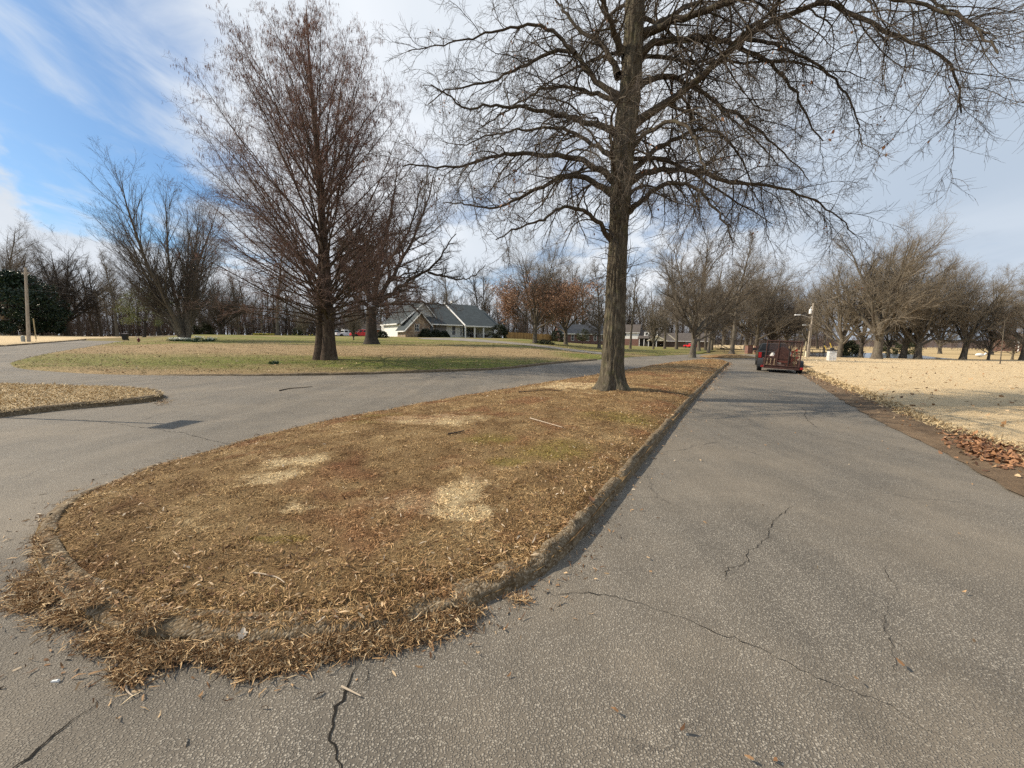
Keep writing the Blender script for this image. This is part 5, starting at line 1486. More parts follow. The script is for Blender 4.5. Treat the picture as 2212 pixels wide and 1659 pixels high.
# wooden fence beside the white house
def f_plank(nt):
    v = coords(nt, True); x = nd(nt, 'ShaderNodeSeparateXYZ', {0: v}).outputs[0]
    k = nd(nt, 'ShaderNodeTexWhiteNoise', {'W': mth(nt, 'FLOOR', mth(nt, 'MULTIPLY', x, 6.9))}, noise_dimensions='1D').outputs['Value']
    n = noise(nt, scl(nt, v, (8, 8, .6)), 2, 4, .7)
    c = ramp(nt, mth(nt, 'ADD', mth(nt, 'MULTIPLY', k, .6), mth(nt, 'MULTIPLY', n, .4)), [(.2, (.19, .105, .035)), (.5, (.31, .18, .062)), (.8, (.42, .26, .10))])
    return {'Base Color': c, 'Roughness': .8}
A = ground(1088, 98); B = ground(1206, 106); d = B[:2] - A[:2]; Lf = float(np.linalg.norm(d))
t = thing('wooden_fence', A, 'tan wooden privacy fence between the white house and the dark brick house', 'fence', rz=math.atan2(d[1], d[0]))
m = MB()
for k in range(int(Lf / .145)):
    x = k * .145; h = 1.85 + .015 * math.sin(k * 7.1)
    zb = float(hgt(A[0] + d[0] * x / Lf, A[1] + d[1] * x / Lf)) - A[2]
    m.prism([(x, zb - .1), (x + .138, zb - .1), (x + .138, zb + h - .03), (x + .11, zb + h), (x + .03, zb + h), (x, zb + h - .03)], 'y', 0, .02)
m.build('boards', material('fence_planks', f_plank), t)
for z in (.4, 1.5): MB().box(0, Lf, .02, .07, z, z + .09).build('rail', material('fence_planks', f_plank), t)

# brick gate pillars with the low wall
p = ground(1617, 68)
t = thing('brick_pillar', p, 'square brick gate pillar left of the pickup, the left one', 'pillar', 'brick pillars')
MB().box(-.45, .45, -.45, .45, -.2, 1.35).build('shaft', BRICK, t); MB().box(-.52, .52, -.52, .52, 1.35, 1.45).build('cap', CONCRETE, t)
p = ground(1637, 67)
t = thing('brick_pillar', p, 'square brick gate pillar left of the pickup, the right one behind the clipped bush', 'pillar', 'brick pillars')
MB().box(-.45, .45, -.45, .45, -.2, 1.35).build('shaft', BRICK, t); MB().box(-.52, .52, -.52, .52, 1.35, 1.45).build('cap', CONCRETE, t)
# the sunlit straw bank far down the road
bk = np.array([at(a, 760, b)[:2] for a, b in [(1540, 105), (1630, 100), (1635, 118), (1535, 122)]])
sheet('straw_bank', resample(bk, 1.5, True), grid_pts(1.5), lambda x, y: hgt(x, y) + .15 + 1.0 * np.clip((y - 100) / 14, 0, 1), FIELD)

# ================================================================== vehicles
RUBBER = plain('tyre_rubber', (.012, .012, .012), .85)
ALLOY = plain('wheel_metal', (.45, .45, .46), .35, .8)
REDLENS = plain('red_lens', (.30, .008, .008), .25, spec=.6)
CHROME = plain('chrome', (.55, .55, .56), .2, .9)
CARGLASS = plain('vehicle_glass', (.008, .009, .010), .12, spec=.45)
def paint(name, rgb):
    def f(nt):
        v = coords(nt, True); n = noise(nt, v, 4, 5)
        return {'Base Color': mix(nt, mapr(nt, n, .4, .7, 0, .06), rgb, (.16, .14, .11)), 'Roughness': mapr(nt, n, .3, .7, .22, .4), 'Coat Weight': .15, 'Specular IOR Level': .4}
    return material(name, f)
def wheel(par, x, y, r, w, name='wheel'):
    s = 1 if x > 0 else -1
    o = MB().lathe([(r * .62, -w / 2), (r * .93, -w / 2), (r, -w * .35), (r, w * .35), (r * .93, w / 2), (r * .62, w / 2)], (0, 0, 0), 22, 'x').build(name, RUBBER, par, smooth=False)
    o.location = (x, y, r)
    MB().lathe([(r * .2, -w * .3), (r * .62, -w * .42), (r * .62, w * .42), (r * .2, w * .3)], (0, 0, 0), 18, 'x').build('rim', ALLOY, o)
    return o
def vehicle(name, loc, rz, label, cat, rgb, pname, kind='pickup', L=5.6, Wd=1.98, H=1.85, group=None, scale=1.0, dark_glass=True):
    """local y points forward; origin on the ground under the middle"""
    t = thing(name, loc, label, cat, group, rz); t.scale = (scale,) * 3
    P = paint(pname, rgb); y0, y1 = -L / 2, L / 2; hw = Wd / 2
    r = .39 if kind != 'car' else .33
    fy, ry = y1 - .95, y0 + 1.15
    def arch(c, n=9):
        return [(c + (r + .09) * math.cos(a), .42 + (r + .06 - .08) * math.sin(a)) for a in np.linspace(math.pi, 0, n)]
    zs = .42; belt = 1.12 if kind != 'car' else .95
    hood = belt - .02
    prof = [(y0 + .02, zs)] + [(a, max(zs, b)) for a, b in arch(ry)] + [(a, max(zs, b)) for a, b in arch(fy)] + [(y1, zs + .02), (y1 + .02, .75), (y1 - .08, hood - .12), (y1 - .35, hood), (y1 - 1.25, belt), (y0 + .02, belt)]
    body = MB()
    n = len(prof)
    rows = [(-hw + .06, .985), (-hw, .99), (-hw * .98, 1.0)]
    m = MB(); m.prism(prof, 'x', -hw, hw); b = m.build('body', P, t, bevel=.035)
    if kind == 'pickup':
        c0, c1 = y0 + 1.85, y1 - 1.3
    elif kind == 'suv':
        c0, c1 = y0 + .08, y1 - 1.25
    else:
        c0, c1 = y0 + .75, y1 - 1.15
    rk = .12 if kind == 'pickup' else (.28 if kind == 'suv' else .6)
    A = [(-hw + .05, c0, belt - .02), (hw - .05, c0, belt - .02), (hw - .05, c1, belt - .02), (-hw + .05, c1, belt - .02)]
    B = [(-hw + .24, c0 + rk, H), (hw - .24, c0 + rk, H), (hw - .24, c1 - .85, H), (-hw + .24, c1 - .85, H)]
    MB().hull(A, B).build('cab', P, t, bevel=.07)
    # glass a little proud of the cab
    def lerp(p, q, u): return tuple(a + (b2 - a) * u for a, b2 in zip(p, q))
    def pane(a, b2, c, d, nm, out):
        pts = [Vector(lerp(a, c, .14)), Vector(lerp(b2, d, .14)), Vector(lerp(b2, d, .80)), Vector(lerp(a, c, .80))]
        cen = sum(pts, Vector()) / 4
        pts = [cen + (p - cen) * .88 for p in pts]
        o = Vector(out)
        MB().hull([p + o * .004 for p in pts], [p + o * .022 for p in pts]).build(nm, CARGLASS, t, bevel=.006)
    pane(A[0], A[1], B[0], B[1], 'rear_window', (0, -1, .1)); pane(A[2], A[3], B[2], B[3], 'windscreen', (0, .8, .5))
    for s, (i, j) in ((-1, (0, 3)), (1, (1, 2))):
        for u0, u1 in ((.02, .47), (.53, .98)):
            pane(lerp(A[i], A[j], u0), lerp(A[i], A[j], u1), lerp(B[i], B[j], u0), lerp(B[i], B[j], u1), 'side_window', (s, 0, .1))
    if kind == 'pickup':
        MB().box(-hw + .12, hw - .12, y0 + .08, c0 - .05, belt - .01, belt + .012).build('bed_shade_sheet', BLACKW, t)  # flat near-black sheet; shade of the open bed put into colour
        MB().box(-hw + .2, hw - .2, y0 - .012, y0 + .02, .62, belt - .04).build('tailgate', P, t, bevel=.008)
        MB().box(-.16, .16, y0 - .03, y0 - .012, .98, 1.04).build('handle', BLACKW, bpy.data.objects[-1] if False else t)
    else:
        MB().box(-hw + .22, hw - .22, y0 - .012, y0 + .02, .60, belt - .06).build('tailgate', P, t, bevel=.008)
    MB().box(-hw + .03, hw - .03, y0 - .12, y0 + .02, .44, .60).build('bumper', CHROME if kind == 'pickup' else P, t, bevel=.02)
    MB().box(-.26, .26, y0 - .132, y0 - .121, .46, .58).build('number_plate', plain('plate', (.5, .5, .48), .5), t)
    for s in (-1, 1):
        MB().box(s * (hw - .13) - .085, s * (hw - .13) + .085, y0 - .03, y0 + .05, .70, belt - .06).build('tail_light', REDLENS, t, bevel=.012)
        MB().box(s * (hw - .2) - .16, s * (hw - .2) + .16, y1 - .06, y1 + .025, .72, .90).build('headlight', CHROME, t, bevel=.012)
        MB().box(s * (hw + .12) - .11, s * (hw + .12) + .11, c1 - .55, c1 - .45, belt, belt + .2).build('mirror', BLACKW, t, bevel=.02)
        wheel(t, s * (hw - .13), ry, r, .24); wheel(t, s * (hw - .13), fy, r, .24)
    return t

HEAD = math.radians(30.7)
FV = np.array([math.sin(HEAD), math.cos(HEAD)]); RV = np.array([math.cos(HEAD), -math.sin(HEAD)])
# trailer: left wheel touches the road at the measured point
LWp = hit(1638.5, 800)[:2]; AX = LWp + RV * 1.0
trl = thing('utility_trailer', (AX[0], AX[1], float(hgt(*AX)) - .03), 'rusty brown utility trailer with tall mesh tailgate behind the dark pickup', 'trailer', rz=-HEAD)
trl.rotation_euler = (0, math.radians(2.6), -HEAD)
def f_rust(nt):
    v = coords(nt, True); a = noise(nt, v, 9, 6, .65); b = noise(nt, v, 60, 3)
    c = ramp(nt, mth(nt, 'ADD', mth(nt, 'MULTIPLY', a, .7), mth(nt, 'MULTIPLY', b, .3)), [(.3, (.022, .010, .008)), (.5, (.052, .021, .016)), (.7, (.10, .045, .032))])
    return {'Base Color': c, 'Roughness': .8, 'Metallic': .1}
RUST = material('rusty_red_steel', f_rust); DSTEEL = plain('dark_steel', (.03, .02, .018), .6, .3)
HB = .80; DZ = .40
MB().box(-HB, HB, -1.45, 1.55, DZ - .04, DZ).build('deck', plain('deck_boards', (.075, .04, .028), .85), trl)
m = MB()
for s in (-1, 1):
    m.box(s * HB - .03, s * HB + .03, -1.5, 1.6, DZ - .14, DZ + .02)
m.box(-HB + .03, HB - .03, -1.5, -1.43, DZ - .14, DZ - .02); m.box(-HB + .03, HB - .03, 1.53, 1.6, DZ - .14, DZ - .02)
m.build('frame', RUST, trl)
for s in (-1, 1):
    m = MB()
    m.bar((s * HB, -1.45, DZ + .36), (s * HB, 1.55, DZ + .36), .022, 8)
    for y in (-1.42, -.45, .5, 1.5): m.bar((s * HB, y, DZ), (s * HB, y, DZ + .36), .02, 8)
    m.build('side_rail', RUST, trl)
m = MB(); m.bar((-HB, 1.55, DZ + .36), (HB, 1.55, DZ + .36), .022, 8); m.build('front_rail', RUST, trl)
# tailgate: frame, uprights, expanded metal
gate = MB(); GT = 1.42
gate.bar((-HB, -1.5, DZ), (-HB, -1.5, DZ + GT), .034, 8).bar((HB, -1.5, DZ), (HB, -1.5, DZ + GT), .034, 8).bar((-HB - .02, -1.5, DZ + GT), (HB + .02, -1.5, DZ + GT), .034, 8).bar((-HB, -1.5, DZ + .03), (HB, -1.5, DZ + .03), .03, 8)
gate = gate.build('tailgate', RUST, trl)
for x in (-HB / 3 + .02, HB / 3 + .02): MB().bar((x, -1.5, DZ + .04), (x, -1.5, DZ + GT), .030, 8).build('upright', DSTEEL if x > 0 else RUST, gate)
m = MB()
for k in range(-36, 60):
    x0 = k * .045
    for dirn in (1, -1):
        # diagonal wires clipped to the gate
        xa, za, xb, zb = x0 * 1.0 - .8, 0.03, x0 - .8 + dirn * GT * .45, GT
        if xa < -HB or xa > HB:
            e = -HB if xa < -HB else HB
            u = (e - xa) / (xb - xa)
            if not 0 < u < 1: continue
            za = za + (zb - za) * u; xa = e
        if xb < -HB or xb > HB:
            e = -HB if xb < -HB else HB
            u = (e - xa) / (xb - xa)
            if not 0 < u < 1: continue
            zb = za + (zb - za) * u; xb = e
        m.bar((xa, -1.485, DZ + za), (xb, -1.485, DZ + zb), .0058, 3)
m.build('mesh_panel', RUST, gate)
for s in (-1, 1):
    w = wheel(trl, s * (HB + .19), 0.0, .36, .24)
    m = MB(); pr = [(.46 * math.cos(a), .30 + .46 * math.sin(a)) for a in np.linspace(math.pi * 1.02, -.02 * math.pi, 12)] + [(.43 * math.cos(a), .30 + .43 * math.sin(a)) for a in np.linspace(0, math.pi, 12)]
    m.prism(pr, 'x', s * (HB + .19) - .13, s * (HB + .19) + .13); m.build('fender', plain('grey_fender', (.022, .022, .023), .6), trl)
    MB().box(s * (HB + .12) - .07, s * (HB + .12) + .07, -1.53, -1.46, DZ - .10, DZ + .02).build('tail_light', REDLENS, trl, bevel=.01)
m = MB(); m.bar((-.5, 1.55, DZ - .1), (0, 2.75, DZ + .02), .03, 8).bar((.5, 1.55, DZ - .1), (0, 2.75, DZ + .02), .03, 8).bar((0, 2.7, DZ + .02), (0, 2.95, DZ + .04), .045, 8)
m.build('tongue', DSTEEL, trl)
TM = Matrix.Translation(trl.location) @ trl.rotation_euler.to_matrix().to_4x4()
def on_deck(x, y, z=0): return TM @ Vector((x, y, DZ + z + .002))
def load(name, x, y, label, cat, z=0, rz=0.0):
    o = thing(name, on_deck(x, y, z), label, cat); o.rotation_euler = (0, math.radians(2.6), -HEAD + rz); return o
WINE = plain('wine_red_upholstery', (.042, .013, .011), .7); WINE2 = plain('red_painted_wood', (.13, .026, .018), .6)
o = load('armchair', 0.0, -.55, 'dark red round backed armchair standing in the trailer', 'chair')
MB().prism([(-.34, .38)] + [(.34 * math.cos(a), .72 + .36 * math.sin(a)) for a in np.linspace(math.pi, 0, 12)] + [(.34, .38)], 'y', -.30, -.20).build('backrest', WINE, o, bevel=.02)
MB().box(-.34, .34, -.2, .38, .32, .46).build('seat', WINE, o, bevel=.03); MB().box(-.37, .37, -.33, -.31, .20, .32).build('apron', WINE2, o)
for sx in (-.3, .3):
    for sy in (-.26, .32): MB().box(sx - .025, sx + .025, sy - .025, sy + .025, 0, .32).build('leg', WINE2, o)
    MB().box(sx - .06, sx + .06, -.2, .3, .46, .62).build('arm', WINE, o, bevel=.02)
o = load('wooden_crate', -.50, -1.0, 'low crate of pale wooden slats in the trailer corner', 'crate')
PALE = plain('pale_wood', (.46, .36, .24), .7)
for x in (-.22, -.05, .13): MB().box(x, x + .05, -.2, -.18, 0, .42).build('slat', PALE, o)
MB().box(-.24, .24, -.178, .2, 0, .10).build('base', plain('old_wood', (.28, .20, .12), .8), o); MB().box(-.24, .24, -.16, .18, .10, .36).build('panel', WINE, o)
o = load('side_table', -.52, -.35, 'red side table in the trailer below the white lampshade', 'table')
MB().box(-.26, .26, -.26, .26, .50, .54).build('tabletop', WINE2, o)
for sx in (-.22, .22):
    for sy in (-.22, .22): MB().box(sx - .025, sx + .025, sy - .025, sy + .025, 0, .50).build('leg', WINE2, o)
o = load('lampshade', -.42, -.40, 'small white bell shaped lampshade on the red side table', 'lampshade', .54)
MB().lathe([(.15, 0), (.14, .02), (.09, .14), (.05, .2)], sides=16).build('shade', plain('white_shade', (.75, .74, .71), .6), o, smooth=False)
o = load('cabinet', .50, -.45, 'brown low cabinet in the right of the trailer', 'cabinet')
MB().box(-.26, .24, -.25, .25, 0, .58).build('carcass', plain('brown_wood', (.10, .038, .022), .6), o, bevel=.008); MB().box(-.22, .20, -.262, -.252, .05, .53).build('door', plain('brown_wood_door', (.13, .05, .03), .6), o)
o = load('metal_pot', .36, -.45, 'shiny metal pot standing on the brown cabinet', 'pot', .58)
MB().lathe([(.06, 0), (.10, .02), (.11, .14), (.085, .2), (.09, .22)], sides=16).build('bowl', CHROME, o)
MB().lathe([(.09, .221), (.05, .245), (.015, .265)], sides=16).build('lid', CHROME, o)
o = load('artificial_flowers', .60, -1.15, 'bunch of red artificial flowers on green stems behind the gate', 'flowers')
gq = np.random.default_rng(5); FR = plain('red_petals', (.55, .06, .03), .6)
GR = plain('green_stem', (.05, .16, .05), .7); m = MB()
for k in range(7): m.bar((gq.normal(0, .02), gq.normal(0, .02), .0), (gq.normal(0, .10), gq.normal(0, .06), gq.uniform(.5, 1.05)), .010, 5)
m.build('stems', GR, o)
for k in range(9):
    c = (gq.normal(.03, .09), gq.normal(0, .06), .25 + .10 * k); m = MB()
    for q in range(6):
        a = q * 1.047; m.hull([(c[0], c[1], c[2] - .012), (c[0] + .06 * math.cos(a) - .03 * math.sin(a), c[1] - .03, c[2] + .06 * math.sin(a) + .03 * math.cos(a)), (c[0] + .085 * math.cos(a), c[1] - .01, c[2] + .085 * math.sin(a)), (c[0] + .06 * math.cos(a) + .03 * math.sin(a), c[1] - .03, c[2] + .06 * math.sin(a) - .03 * math.cos(a))],
                            [(c[0], c[1] + .012, c[2]), (c[0] + .06 * math.cos(a) - .03 * math.sin(a), c[1] - .02, c[2] + .06 * math.sin(a) + .03 * math.cos(a)), (c[0] + .085 * math.cos(a), c[1], c[2] + .085 * math.sin(a)), (c[0] + .06 * math.cos(a) + .03 * math.sin(a), c[1] - .02, c[2] + .06 * math.sin(a) - .03 * math.cos(a))])
    m.build('flower', FR if k % 4 else plain('cream_petals', (.6, .48, .30), .6), o)
TC = AX + FV * (2.95 + 2.75) - RV * .05
vehicle('pickup_truck', (TC[0], TC[1], float(hgt(*TC))), -HEAD, 'black pickup truck seen from behind towing the rusty trailer', 'pickup', (.004, .006, .006), 'black_green_paint', 'pickup', 5.3, 1.92, 1.66)
p = ground(742, 96)
vehicle('suv', ground(723, 97), math.radians(-28), 'silver station wagon parked left of the white pickup', 'car', (.42, .45, .45), 'silver_paint', 'suv', 4.8, 1.9, 1.80, group=None)
vehicle('pickup_truck', ground(748, 97), math.radians(-38), 'white pickup truck parked beside the silver station wagon', 'pickup', (.72, .73, .73), 'white_paint', 'pickup', 5.7, 2.0, 1.86)
vehicle('pickup_truck', ground(783, 92), math.radians(130), 'bright red pickup truck parked behind the stout dark oak', 'pickup', (.62, .015, .022), 'red_paint', 'pickup', 5.4, 1.95, 1.85)
vehicle('car', ground(1491, 128), math.radians(20), 'small bright red car parked at the end of the carport house', 'car', (.55, .012, .012), 'red_paint', 'car', 4.3, 1.75, 1.42)
vehicle('car', ground(1428, 150), math.radians(170), 'dark car under the cream gabled carport', 'car', (.02, .022, .026), 'dark_paint', 'car', 4.4, 1.78, 1.45)

# ================================================================== poles and street furniture
def f_pole(nt):
    v = coords(nt, True); n = noise(nt, scl(nt, v, (1, 1, .1)), 14, 5, .7)
    return {'Base Color': ramp(nt, n, [(.3, (.20, .165, .125)), (.5, (.36, .31, .25)), (.7, (.50, .44, .37))]), 'Roughness': .9}
POLE = material('weathered_pole_wood', f_pole); GALV = plain('galvanised', (.55, .56, .56), .4, .5); WHT = plain('white_enamel', (.78, .78, .76), .4)
YEL = plain('yellow_guard', (.62, .45, .05), .6)
b = ground(1747, 60); h = 10.4 * 60 / 60
ty = at(1757, 655, 60); H = ty[2] - b[2]; lx = (ty[0] - b[0]) / H
t = thing('utility_pole', b, 'tall pale utility pole with transformer and street lamp by the field', 'utility pole')
H *= 1.0
MB().bar((0, 0, -.3), (lx * H, 0, H), .13, 14, .09).build('pole', POLE, t, smooth=False)
MB().bar((-.36, -.1, -.3), (lx * H * .62 - .20, -.05, H * .62), .10, 12, .08).build('second_pole', POLE, t)
def on(z, dx=0.0, dy=0.0): return (lx * z + dx, dy, z)
z = H * .85
m = MB(); c = on(z, -.42, -.1)
m.lathe([(.17, -.36), (.19, -.32), (.19, .26), (.13, .34), (.05, .38)], c, 16); tr = m.build('transformer', WHT, t)
MB().bar((c[0], c[1], z + .42), (c[0] + .1, c[1], z + .75), .04, 8).build('bushing', WHT, tr)
z = H * .74
m = MB()
pp = [on(z, -.1), on(z + .08, -.7), on(z + .32, -1.4), on(z + .38, -1.9)]
for a, bq in zip(pp[:-1], pp[1:]): m.bar(a, bq, .035, 8)
m.build('lamp_arm', GALV, t)
MB().hull([(pp[3][0] - .8, -.13, z + .30), (pp[3][0] + .05, -.10, z + .30), (pp[3][0] + .05, .10, z + .30), (pp[3][0] - .8, .13, z + .30)], [(pp[3][0] - .75, -.08, z + .45), (pp[3][0] + .05, -.05, z + .45), (pp[3][0] + .05, .05, z + .45), (pp[3][0] - .75, .08, z + .45)]).build('lamp_head', WHT, t, bevel=.02)
z = H * .60
m = MB(); m.bar(on(z), on(z, -.9), .02, 6); m.box(lx * z - 1.35, lx * z - .9, -.1, .1, z - .06, z + .10); m.build('floodlight', GALV, t)
MB().bar(on(H * .75, -.6), on(H * .75, .9), .025, 6).build('crossbar', POLE, t)
MB().box(-.75, -.5, -.35, -.1, -.2, 1.0).build('meter_box', plain('cream_box', (.62, .55, .42), .6), t)
m = MB()
for zz, dx in ((H * .97, 0), (H * .80, -.1), (H * .74, -.1)):
    prev = None
    for k in range(25):
        u = k / 24; q = (lx * zz + dx - 30 * u, 6 * u, zz + .4 * u - 4 * .9 * u * (1 - u))
        if prev: m.bar(prev, q, .009, 4)
        prev = q
m.build('wire', plain('wire', (.18, .17, .16), .6), t)
p = ground(1734, 58)
t = thing('guy_guard', p, 'slim pale marker post beside the tall utility pole', 'marker post')
MB().bar((0, 0, -.1), (.28, 0, 2.4), .04, 8).build('post', plain('pale_post', (.5, .45, .3), .7), t)
for k, (px, tpx, tpy, lab) in enumerate([(1800, 1781, 747, 'yellow guy wire guard leaning behind the white stone post, the left one'), (1806, 1793, 741, 'yellow guy wire guard leaning behind the white stone post, the right one')]):
    a = ground(px, 48); c = at(tpx, tpy, 48)
    t = thing('guy_guard', a, lab, 'guy guard', 'yellow guy wire guards')
    MB().bar((0, 0, -.05), tuple(c - a), .045, 8).build('guard', YEL, t)
    e = c - a; MB().bar(tuple(e), tuple(e * 2.2), .006, 5).build('wire', plain('wire', (.18, .17, .16), .6), t)

# stacked white stone post
p = ground(1795, 40)
t = thing('stone_post', p, 'square post of stacked white painted stones with a dark cap', 'stone post', rz=math.radians(-20))
gq = np.random.default_rng(8); m = MB(); z = -.1; hs = .32
WSTONE = plain('white_painted_stone', (.74, .74, .72), .7, var=.12)
while z < 1.08:
    hh = gq.uniform(.07, .13); x = -hs
    while x < hs - .02:
        wq = min(gq.uniform(.12, .30), hs - x)
        j = gq.uniform(-.02, .03, 4)
        m2 = MB(); m.box(x + .008, x + wq - .008, -hs - j[0], hs + j[1], z + .006, z + hh - .006); x += wq
    z += hh
m.build('stonework', WSTONE, t, bevel=.012)
MB().box(-hs + .05, hs - .05, -hs + .05, hs - .05, -.1, z).build('mortar_core', plain('dark_mortar', (.10, .10, .10), .9), t)
MB().box(-hs - .06, hs + .06, -hs - .06, hs + .06, z, z + .09).build('cap', plain('dark_cap', (.03, .03, .032), .7), t, bevel=.012)
m = MB(); m.box(-.09, .09, -.25, .25, z + .092, z + .22); m.prism([(.09 * math.cos(a), z + .22 + .09 * math.sin(a)) for a in np.linspace(0, math.pi, 10)], 'y', -.25, .25)
m.build('letter_box', plain('black_box', (.02, .02, .022), .5), t)

# left pole with its box, marker and wires
b = ground(62, 47); c = at(55, 578, 47); e = c - b
t = thing('utility_pole', b, 'grey wooden utility pole at the left beside the side street', 'utility pole')
MB().bar((0, 0, -.3), tuple(e), .17, 14, .12).build('pole', POLE, t)
MB().lathe([(.17, -.2), (.18, .0), (.18, .75), (.12, .86), (.03, .9)], (-.38, -.2, 0), 14).build('pedestal_box', plain('grey_green_box', (.30, .32, .30), .5), t)
m = MB()
for zz in (.93, .90): m.box(e[0] * zz - .5, e[0] * zz + .5, -.05, .05, e[2] * zz - .05, e[2] * zz + .05) if zz == .93 else None
m.build('crossarm', POLE, t)
m = MB(); u = .78; m.bar(tuple(e * u), (e[0] * u + .3, 0, e[2] * u), .025, 6); m.lathe([(.12, -.14), (.14, 0), (.10, .14)], (e[0] * u + .42, 0, e[2] * u), 10); m.build('cable_clamp', BLACKW, t)
m = MB()
for zz in (.94, .80, .72):
    prev = None
    for k in range(30):
        u = k / 29; q = (e[0] * zz + 42 * u, 30 * u, e[2] * zz - 4 * 1.2 * u * (1 - u))
        if prev: m.bar(prev, q, .009, 4)
        prev = q
m.build('wire', plain('wire', (.18, .17, .16), .6), t)
a = ground(77, 46); c = at(72, 688, 46); a2 = at(78, 733, 46)
t = thing('guy_guard', a, 'thin leaning tan guy wire guard right of the left pole', 'guy guard')
MB().bar(tuple(a2 - a), tuple(c - a), .05, 8).bar((0, 0, -.1), tuple(a2 - a), .012, 6).build('guard', plain('tan_guard', (.42, .33, .18), .7), t)

# wheeled bin and hydrant
b = ground(271, 62)
t = thing('wheelie_bin', b, 'black wheeled trash bin standing at the edge of the side street', 'trash bin', rz=.3)
BIN = plain('black_plastic', (.012, .012, .013), .5)
MB().hull([(-.25, -.27, .05), (.25, -.27, .05), (.25, .27, .05), (-.25, .27, .05)], [(-.33, -.38, 1.0), (.33, -.38, 1.0), (.33, .38, 1.0), (-.33, .38, 1.0)]).build('body', BIN, t, bevel=.02)
MB().hull([(-.36, -.42, 1.0), (.36, -.42, 1.0), (.36, .42, 1.0), (-.36, .42, 1.0)], [(-.33, -.40, 1.06), (.33, -.40, 1.06), (.30, .40, 1.14), (-.30, .40, 1.14)]).build('lid', plain('faded_lid', (.07, .045, .04), .6), t, bevel=.015)
MB().bar((-.28, .46, .98), (.28, .46, .98), .02, 8).build('handle', BIN, t)
for s in (-1, 1): MB().lathe([(.10, -.03), (.12, -.02), (.12, .02), (.10, .03)], (s * .27, .26, .12), 14, 'x').build('wheel', RUBBER, t)
b = ground(300, 50)
t = thing('fire_hydrant', b, 'small dark red fire hydrant on the lawn edge', 'fire hydrant')
HYD = plain('hydrant_red', (.16, .035, .028), .6)
MB().lathe([(.17, 0), (.17, .04), (.11, .05), (.11, .46), (.15, .48), (.15, .52), (.12, .56), (.05, .66)], sides=14).build('barrel', HYD, t)
for a in (0, math.pi, -math.pi / 2): MB().bar((.08 * math.cos(a), .08 * math.sin(a), .38), (.21 * math.cos(a), .21 * math.sin(a), .38), .06, 10).build('nozzle', HYD, t)
MB().bar((0, 0, .66), (0, 0, .72), .03, 6).build('cap_nut', plain('hydrant_pale', (.4, .38, .34), .6), t)
# street sign whose shadow falls across the road
T = hit(392, 917)[:2]; Ls = 3.1 / math.tan(SUN_EL); sb = T - np.array([.9945, -.1045]) * Ls
t = thing('street_sign', (sb[0], sb[1], float(sm_z(sb[0], sb[1]) if inside(SM, sb[0:1], sb[1:2])[0] else hgt(*sb))), 'plain metal sign on a thin post, its shadow lying across the left road', 'street sign')
MB().bar((0, 0, -.2), (0, 0, 3.0), .03, 8).build('post', GALV, t)
MB().box(-.02, .02, -.35, .35, 2.72, 3.1).build('panel', GALV, t)

# young staked tree in the field
b = ground(2160, 36); c = at(2171, 690, 36); e = c - b
t = thing('sapling', b, 'thin young sapling in a mulch ring on the straw field', 'sapling')
g = np.random.default_rng(15)
P = (np.linspace(0, 1, 10)[:, None] * e[None] + np.array([0, 0, -.05]))[None]; R = np.linspace(.045, .012, 10)[None]
w = Wood().add(P, R, 8); link('trunk', w.mesh('trunk', BARK_GREY), t)
a1, b1, c1 = grow(g, P, R, np.array([3.0]), 9, .6, 1, 45, 10, .2, .2, 6, .08, (0, 0, .3), .5, .008, .4)
link('crown', Wood().add(a1, b1, 4).mesh('crown', TWIG_GREY), t)
V = [(0, 0, .06)]; n = 24
MB().lathe([(.75, -.05), (.6, .05), (.1, .10)], sides=20).build('mulch', DIRT, t)

# white garden ornament by the pond, jetty
b = ground(2123, 84)
b = at(2117, 764, 92)
t = thing('garden_swan', (b[0], b[1], float(hgt(b[0], b[1]))), 'pair of low white shapes on the straw bank beyond the pond', 'ornament')
OW = plain('white_plaster', (.8, .79, .76), .6)
MB().lathe([(.02, -1.1), (.35, -.7), (.45, 0), (.3, .7), (.03, 1.1)], (0, 0, .4), 12, 'x').build('body', OW, t, smooth=True)
m = MB(); m.bar((1.0, 0, .4), (1.5, 0, .9), .16, 8).bar((1.5, 0, .9), (1.9, 0, .85), .13, 8, .05); m.build('neck', OW, t)
p = at(1720, 770, 84)
t = thing('jetty', (p[0], p[1], -.66), 'low brown wooden jetty with posts along the pond edge', 'jetty', rz=.05)
JW = plain('jetty_wood', (.14, .085, .055), .8)
MB().box(-4, 8.5, -.6, .6, .45, .60).build('deck', JW, t)
for k in range(8): MB().bar((-3.8 + 1.72 * k, -.55, -.5), (-3.8 + 1.72 * k, -.55, 1.35), .05, 6).build('post', JW, t)
MB().box(-3.8, 8.3, -.58, -.53, 1.2, 1.28).build('rail', JW, t)

